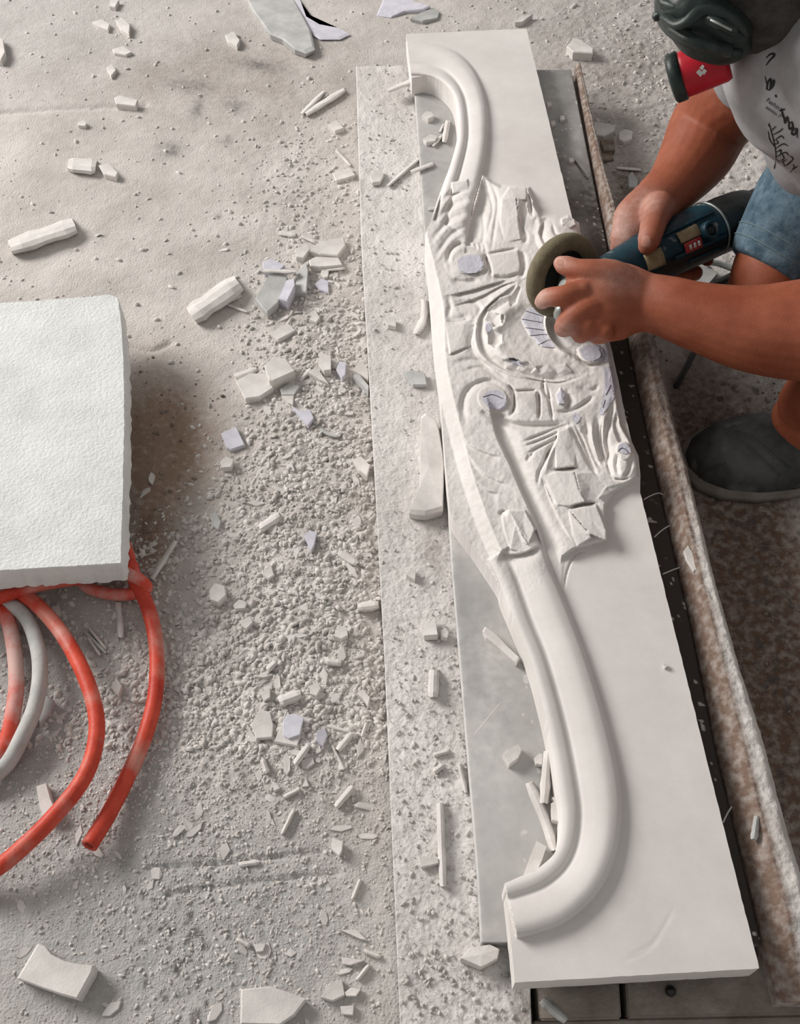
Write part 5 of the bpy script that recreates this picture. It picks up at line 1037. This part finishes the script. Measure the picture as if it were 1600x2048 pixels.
for q in ([(1392, 145), (1398, 138), (1407, 146), (1401, 154)], [(1399, 136), (1405, 129), (1409, 133), (1404, 141)], [(1403, 145), (1408, 137), (1414, 142), (1408, 150)]):
    pts = [cast(bvh_f, *p) for p in q]
    if all(p is not None for p in pts): link('filter_label', mesh('filter_label', pts, [(0, 1, 2, 3)]), 'white', fo)

# shoe on the near foot
toe = PZ(1368, 938, .0); heel = PZ(1372 + 520, 905, .0); sd = heel - toe; sd /= np.linalg.norm(sd); sn = np.array([-sd[1], sd[0], 0])
fh = ground(1480, 930)[1]
sec = [(.000, .010, .014), (.012, .030, .028), (.035, .043, .044), (.070, .049, .055), (.105, .047, .066), (.135, .042, .080), (.165, .038, .092), (.20, .036, .097), (.235, .036, .095), (.262, .030, .088), (.272, .018, .070)]
V = []; F = []; na = 18
for s, hw, ht in sec:
    for j in range(na):
        a = math.pi * j / (na - 1); sh = math.sin(a) ** .75; V.append(toe + sd * s + sn * math.cos(a) * hw * (1 if True else 0) + np.array([0, 0, fh + .010 + ht * sh * .8]))
k = len(sec)
for i in range(k - 1):
    for j in range(na - 1): F.append((i*na+j, i*na+j+1, (i+1)*na+j+1, (i+1)*na+j))
    F.append((i*na, (i+1)*na, (i+1)*na+na-1, i*na+na-1))
F += [tuple(range(na))[::-1], tuple((k-1)*na+j for j in range(na))]
def sdisp(v): return v + (fbm(v[:, 0], v[:, 1], 35, 3, 6) * .0016)[:, None] * np.array([0, 0, 1.0])
Vq, Fq = remesh([(np.array(V), F)], .003, 3, sdisp); shoe = link('shoe', mesh('shoe', Vq, Fq), 'shoe', body, True); shoe['label'] = 'worn black leather shoe caked in dust'
bvh_sh = BVHTree.FromPolygons([tuple(v) for v in Vq], Fq)
pts = []
for s, hw, ht in sec: pts.append((s, hw + .004))
V = []; out = [toe + sd * (s - .004) + sn * h for s, h in pts] + [toe + sd * (s - .004) - sn * h for s, h in reversed(pts)]; n = len(out); V = [p + np.array([0, 0, fh + .014]) for p in out] + [p + np.array([0, 0, fh + .0]) for p in out]
F = [tuple(range(n)), tuple(range(2*n-1, n-1, -1))] + [(i, n+i, n+(i+1) % n, (i+1) % n) for i in range(n)]
me = fixn(mesh('sole', V, F)); bevel_me(me, .002); link('sole', me, 'sole', shoe, True)
for ln in ([(1450, 862), (1480, 880), (1520, 915), (1560, 950)], [(1470, 858), (1500, 872), (1540, 905), (1580, 935)], [(1392, 985), (1400, 955), (1430, 935), (1450, 925)]):
    q = [cast(bvh_sh, *p, .0004) for p in crv(ln, 6)]; q = [p for p in q if p is not None]
    if len(q) > 4: link('seam', fixn(mesh('seam', *tube_geo(q, [.0011] * len(q), 6))), 'shoe', shoe, True)

# things lying behind the grinder
def rod(name, pts, r, m, label, cat):
    V, F = ctube(pts, [r] * len(pts), 6, 10); C = np.mean(V, 0); me = fixn(mesh(name, V - C, F)); o = link(name, me, m, smooth=True); o.location = C; return props(o, label, cat)
rod('power_cord', [gp(.315, 0, .004), gp(.345, 0, .003), PZ(1680, 440, .10), PZ(1760, 560, .03), PZ(1640, 620, .006), PZ(1500, 660, .006), PZ(1410, 668, .006), PZ(1388, 705, .007), PZ(1370, 740, .007), PZ(1352, 772, .006)], .0034, 'steel', 'black cord running from the grinder and ending on the dirt right of the rim', 'cord')
rod('metal_strip', [PZ(1412, 524, .018), PZ(1440, 528, .018), PZ(1490, 548, .016)], .0038, 'metal', 'dull metal strip lying on the floor beneath the grinder', 'strip')
rod('dark_bar', [PZ(1428, 572, .010), PZ(1452, 560, .012), PZ(1490, 540, .012)], .0060, 'steel', 'dark bar lying on the floor beneath the grinder beside the knee', 'bar')
shard([(1370, 560), (1395, 528), (1420, 530), (1436, 548), (1415, 572), (1385, 575)], .014, 'chipgrey', 'dusty grey lump on the floor under the grinder', tilty=.002)
shard([(1480, 232), (1500, 226), (1512, 238), (1500, 250), (1484, 246)], .009, 'chipgrey', 'grey stone on the floor between the far arm and the shirt')
log((1340, 590), (1362, 575), 12, .008, 'dirtgrit', 'brown clod on the floor under the grinder body')
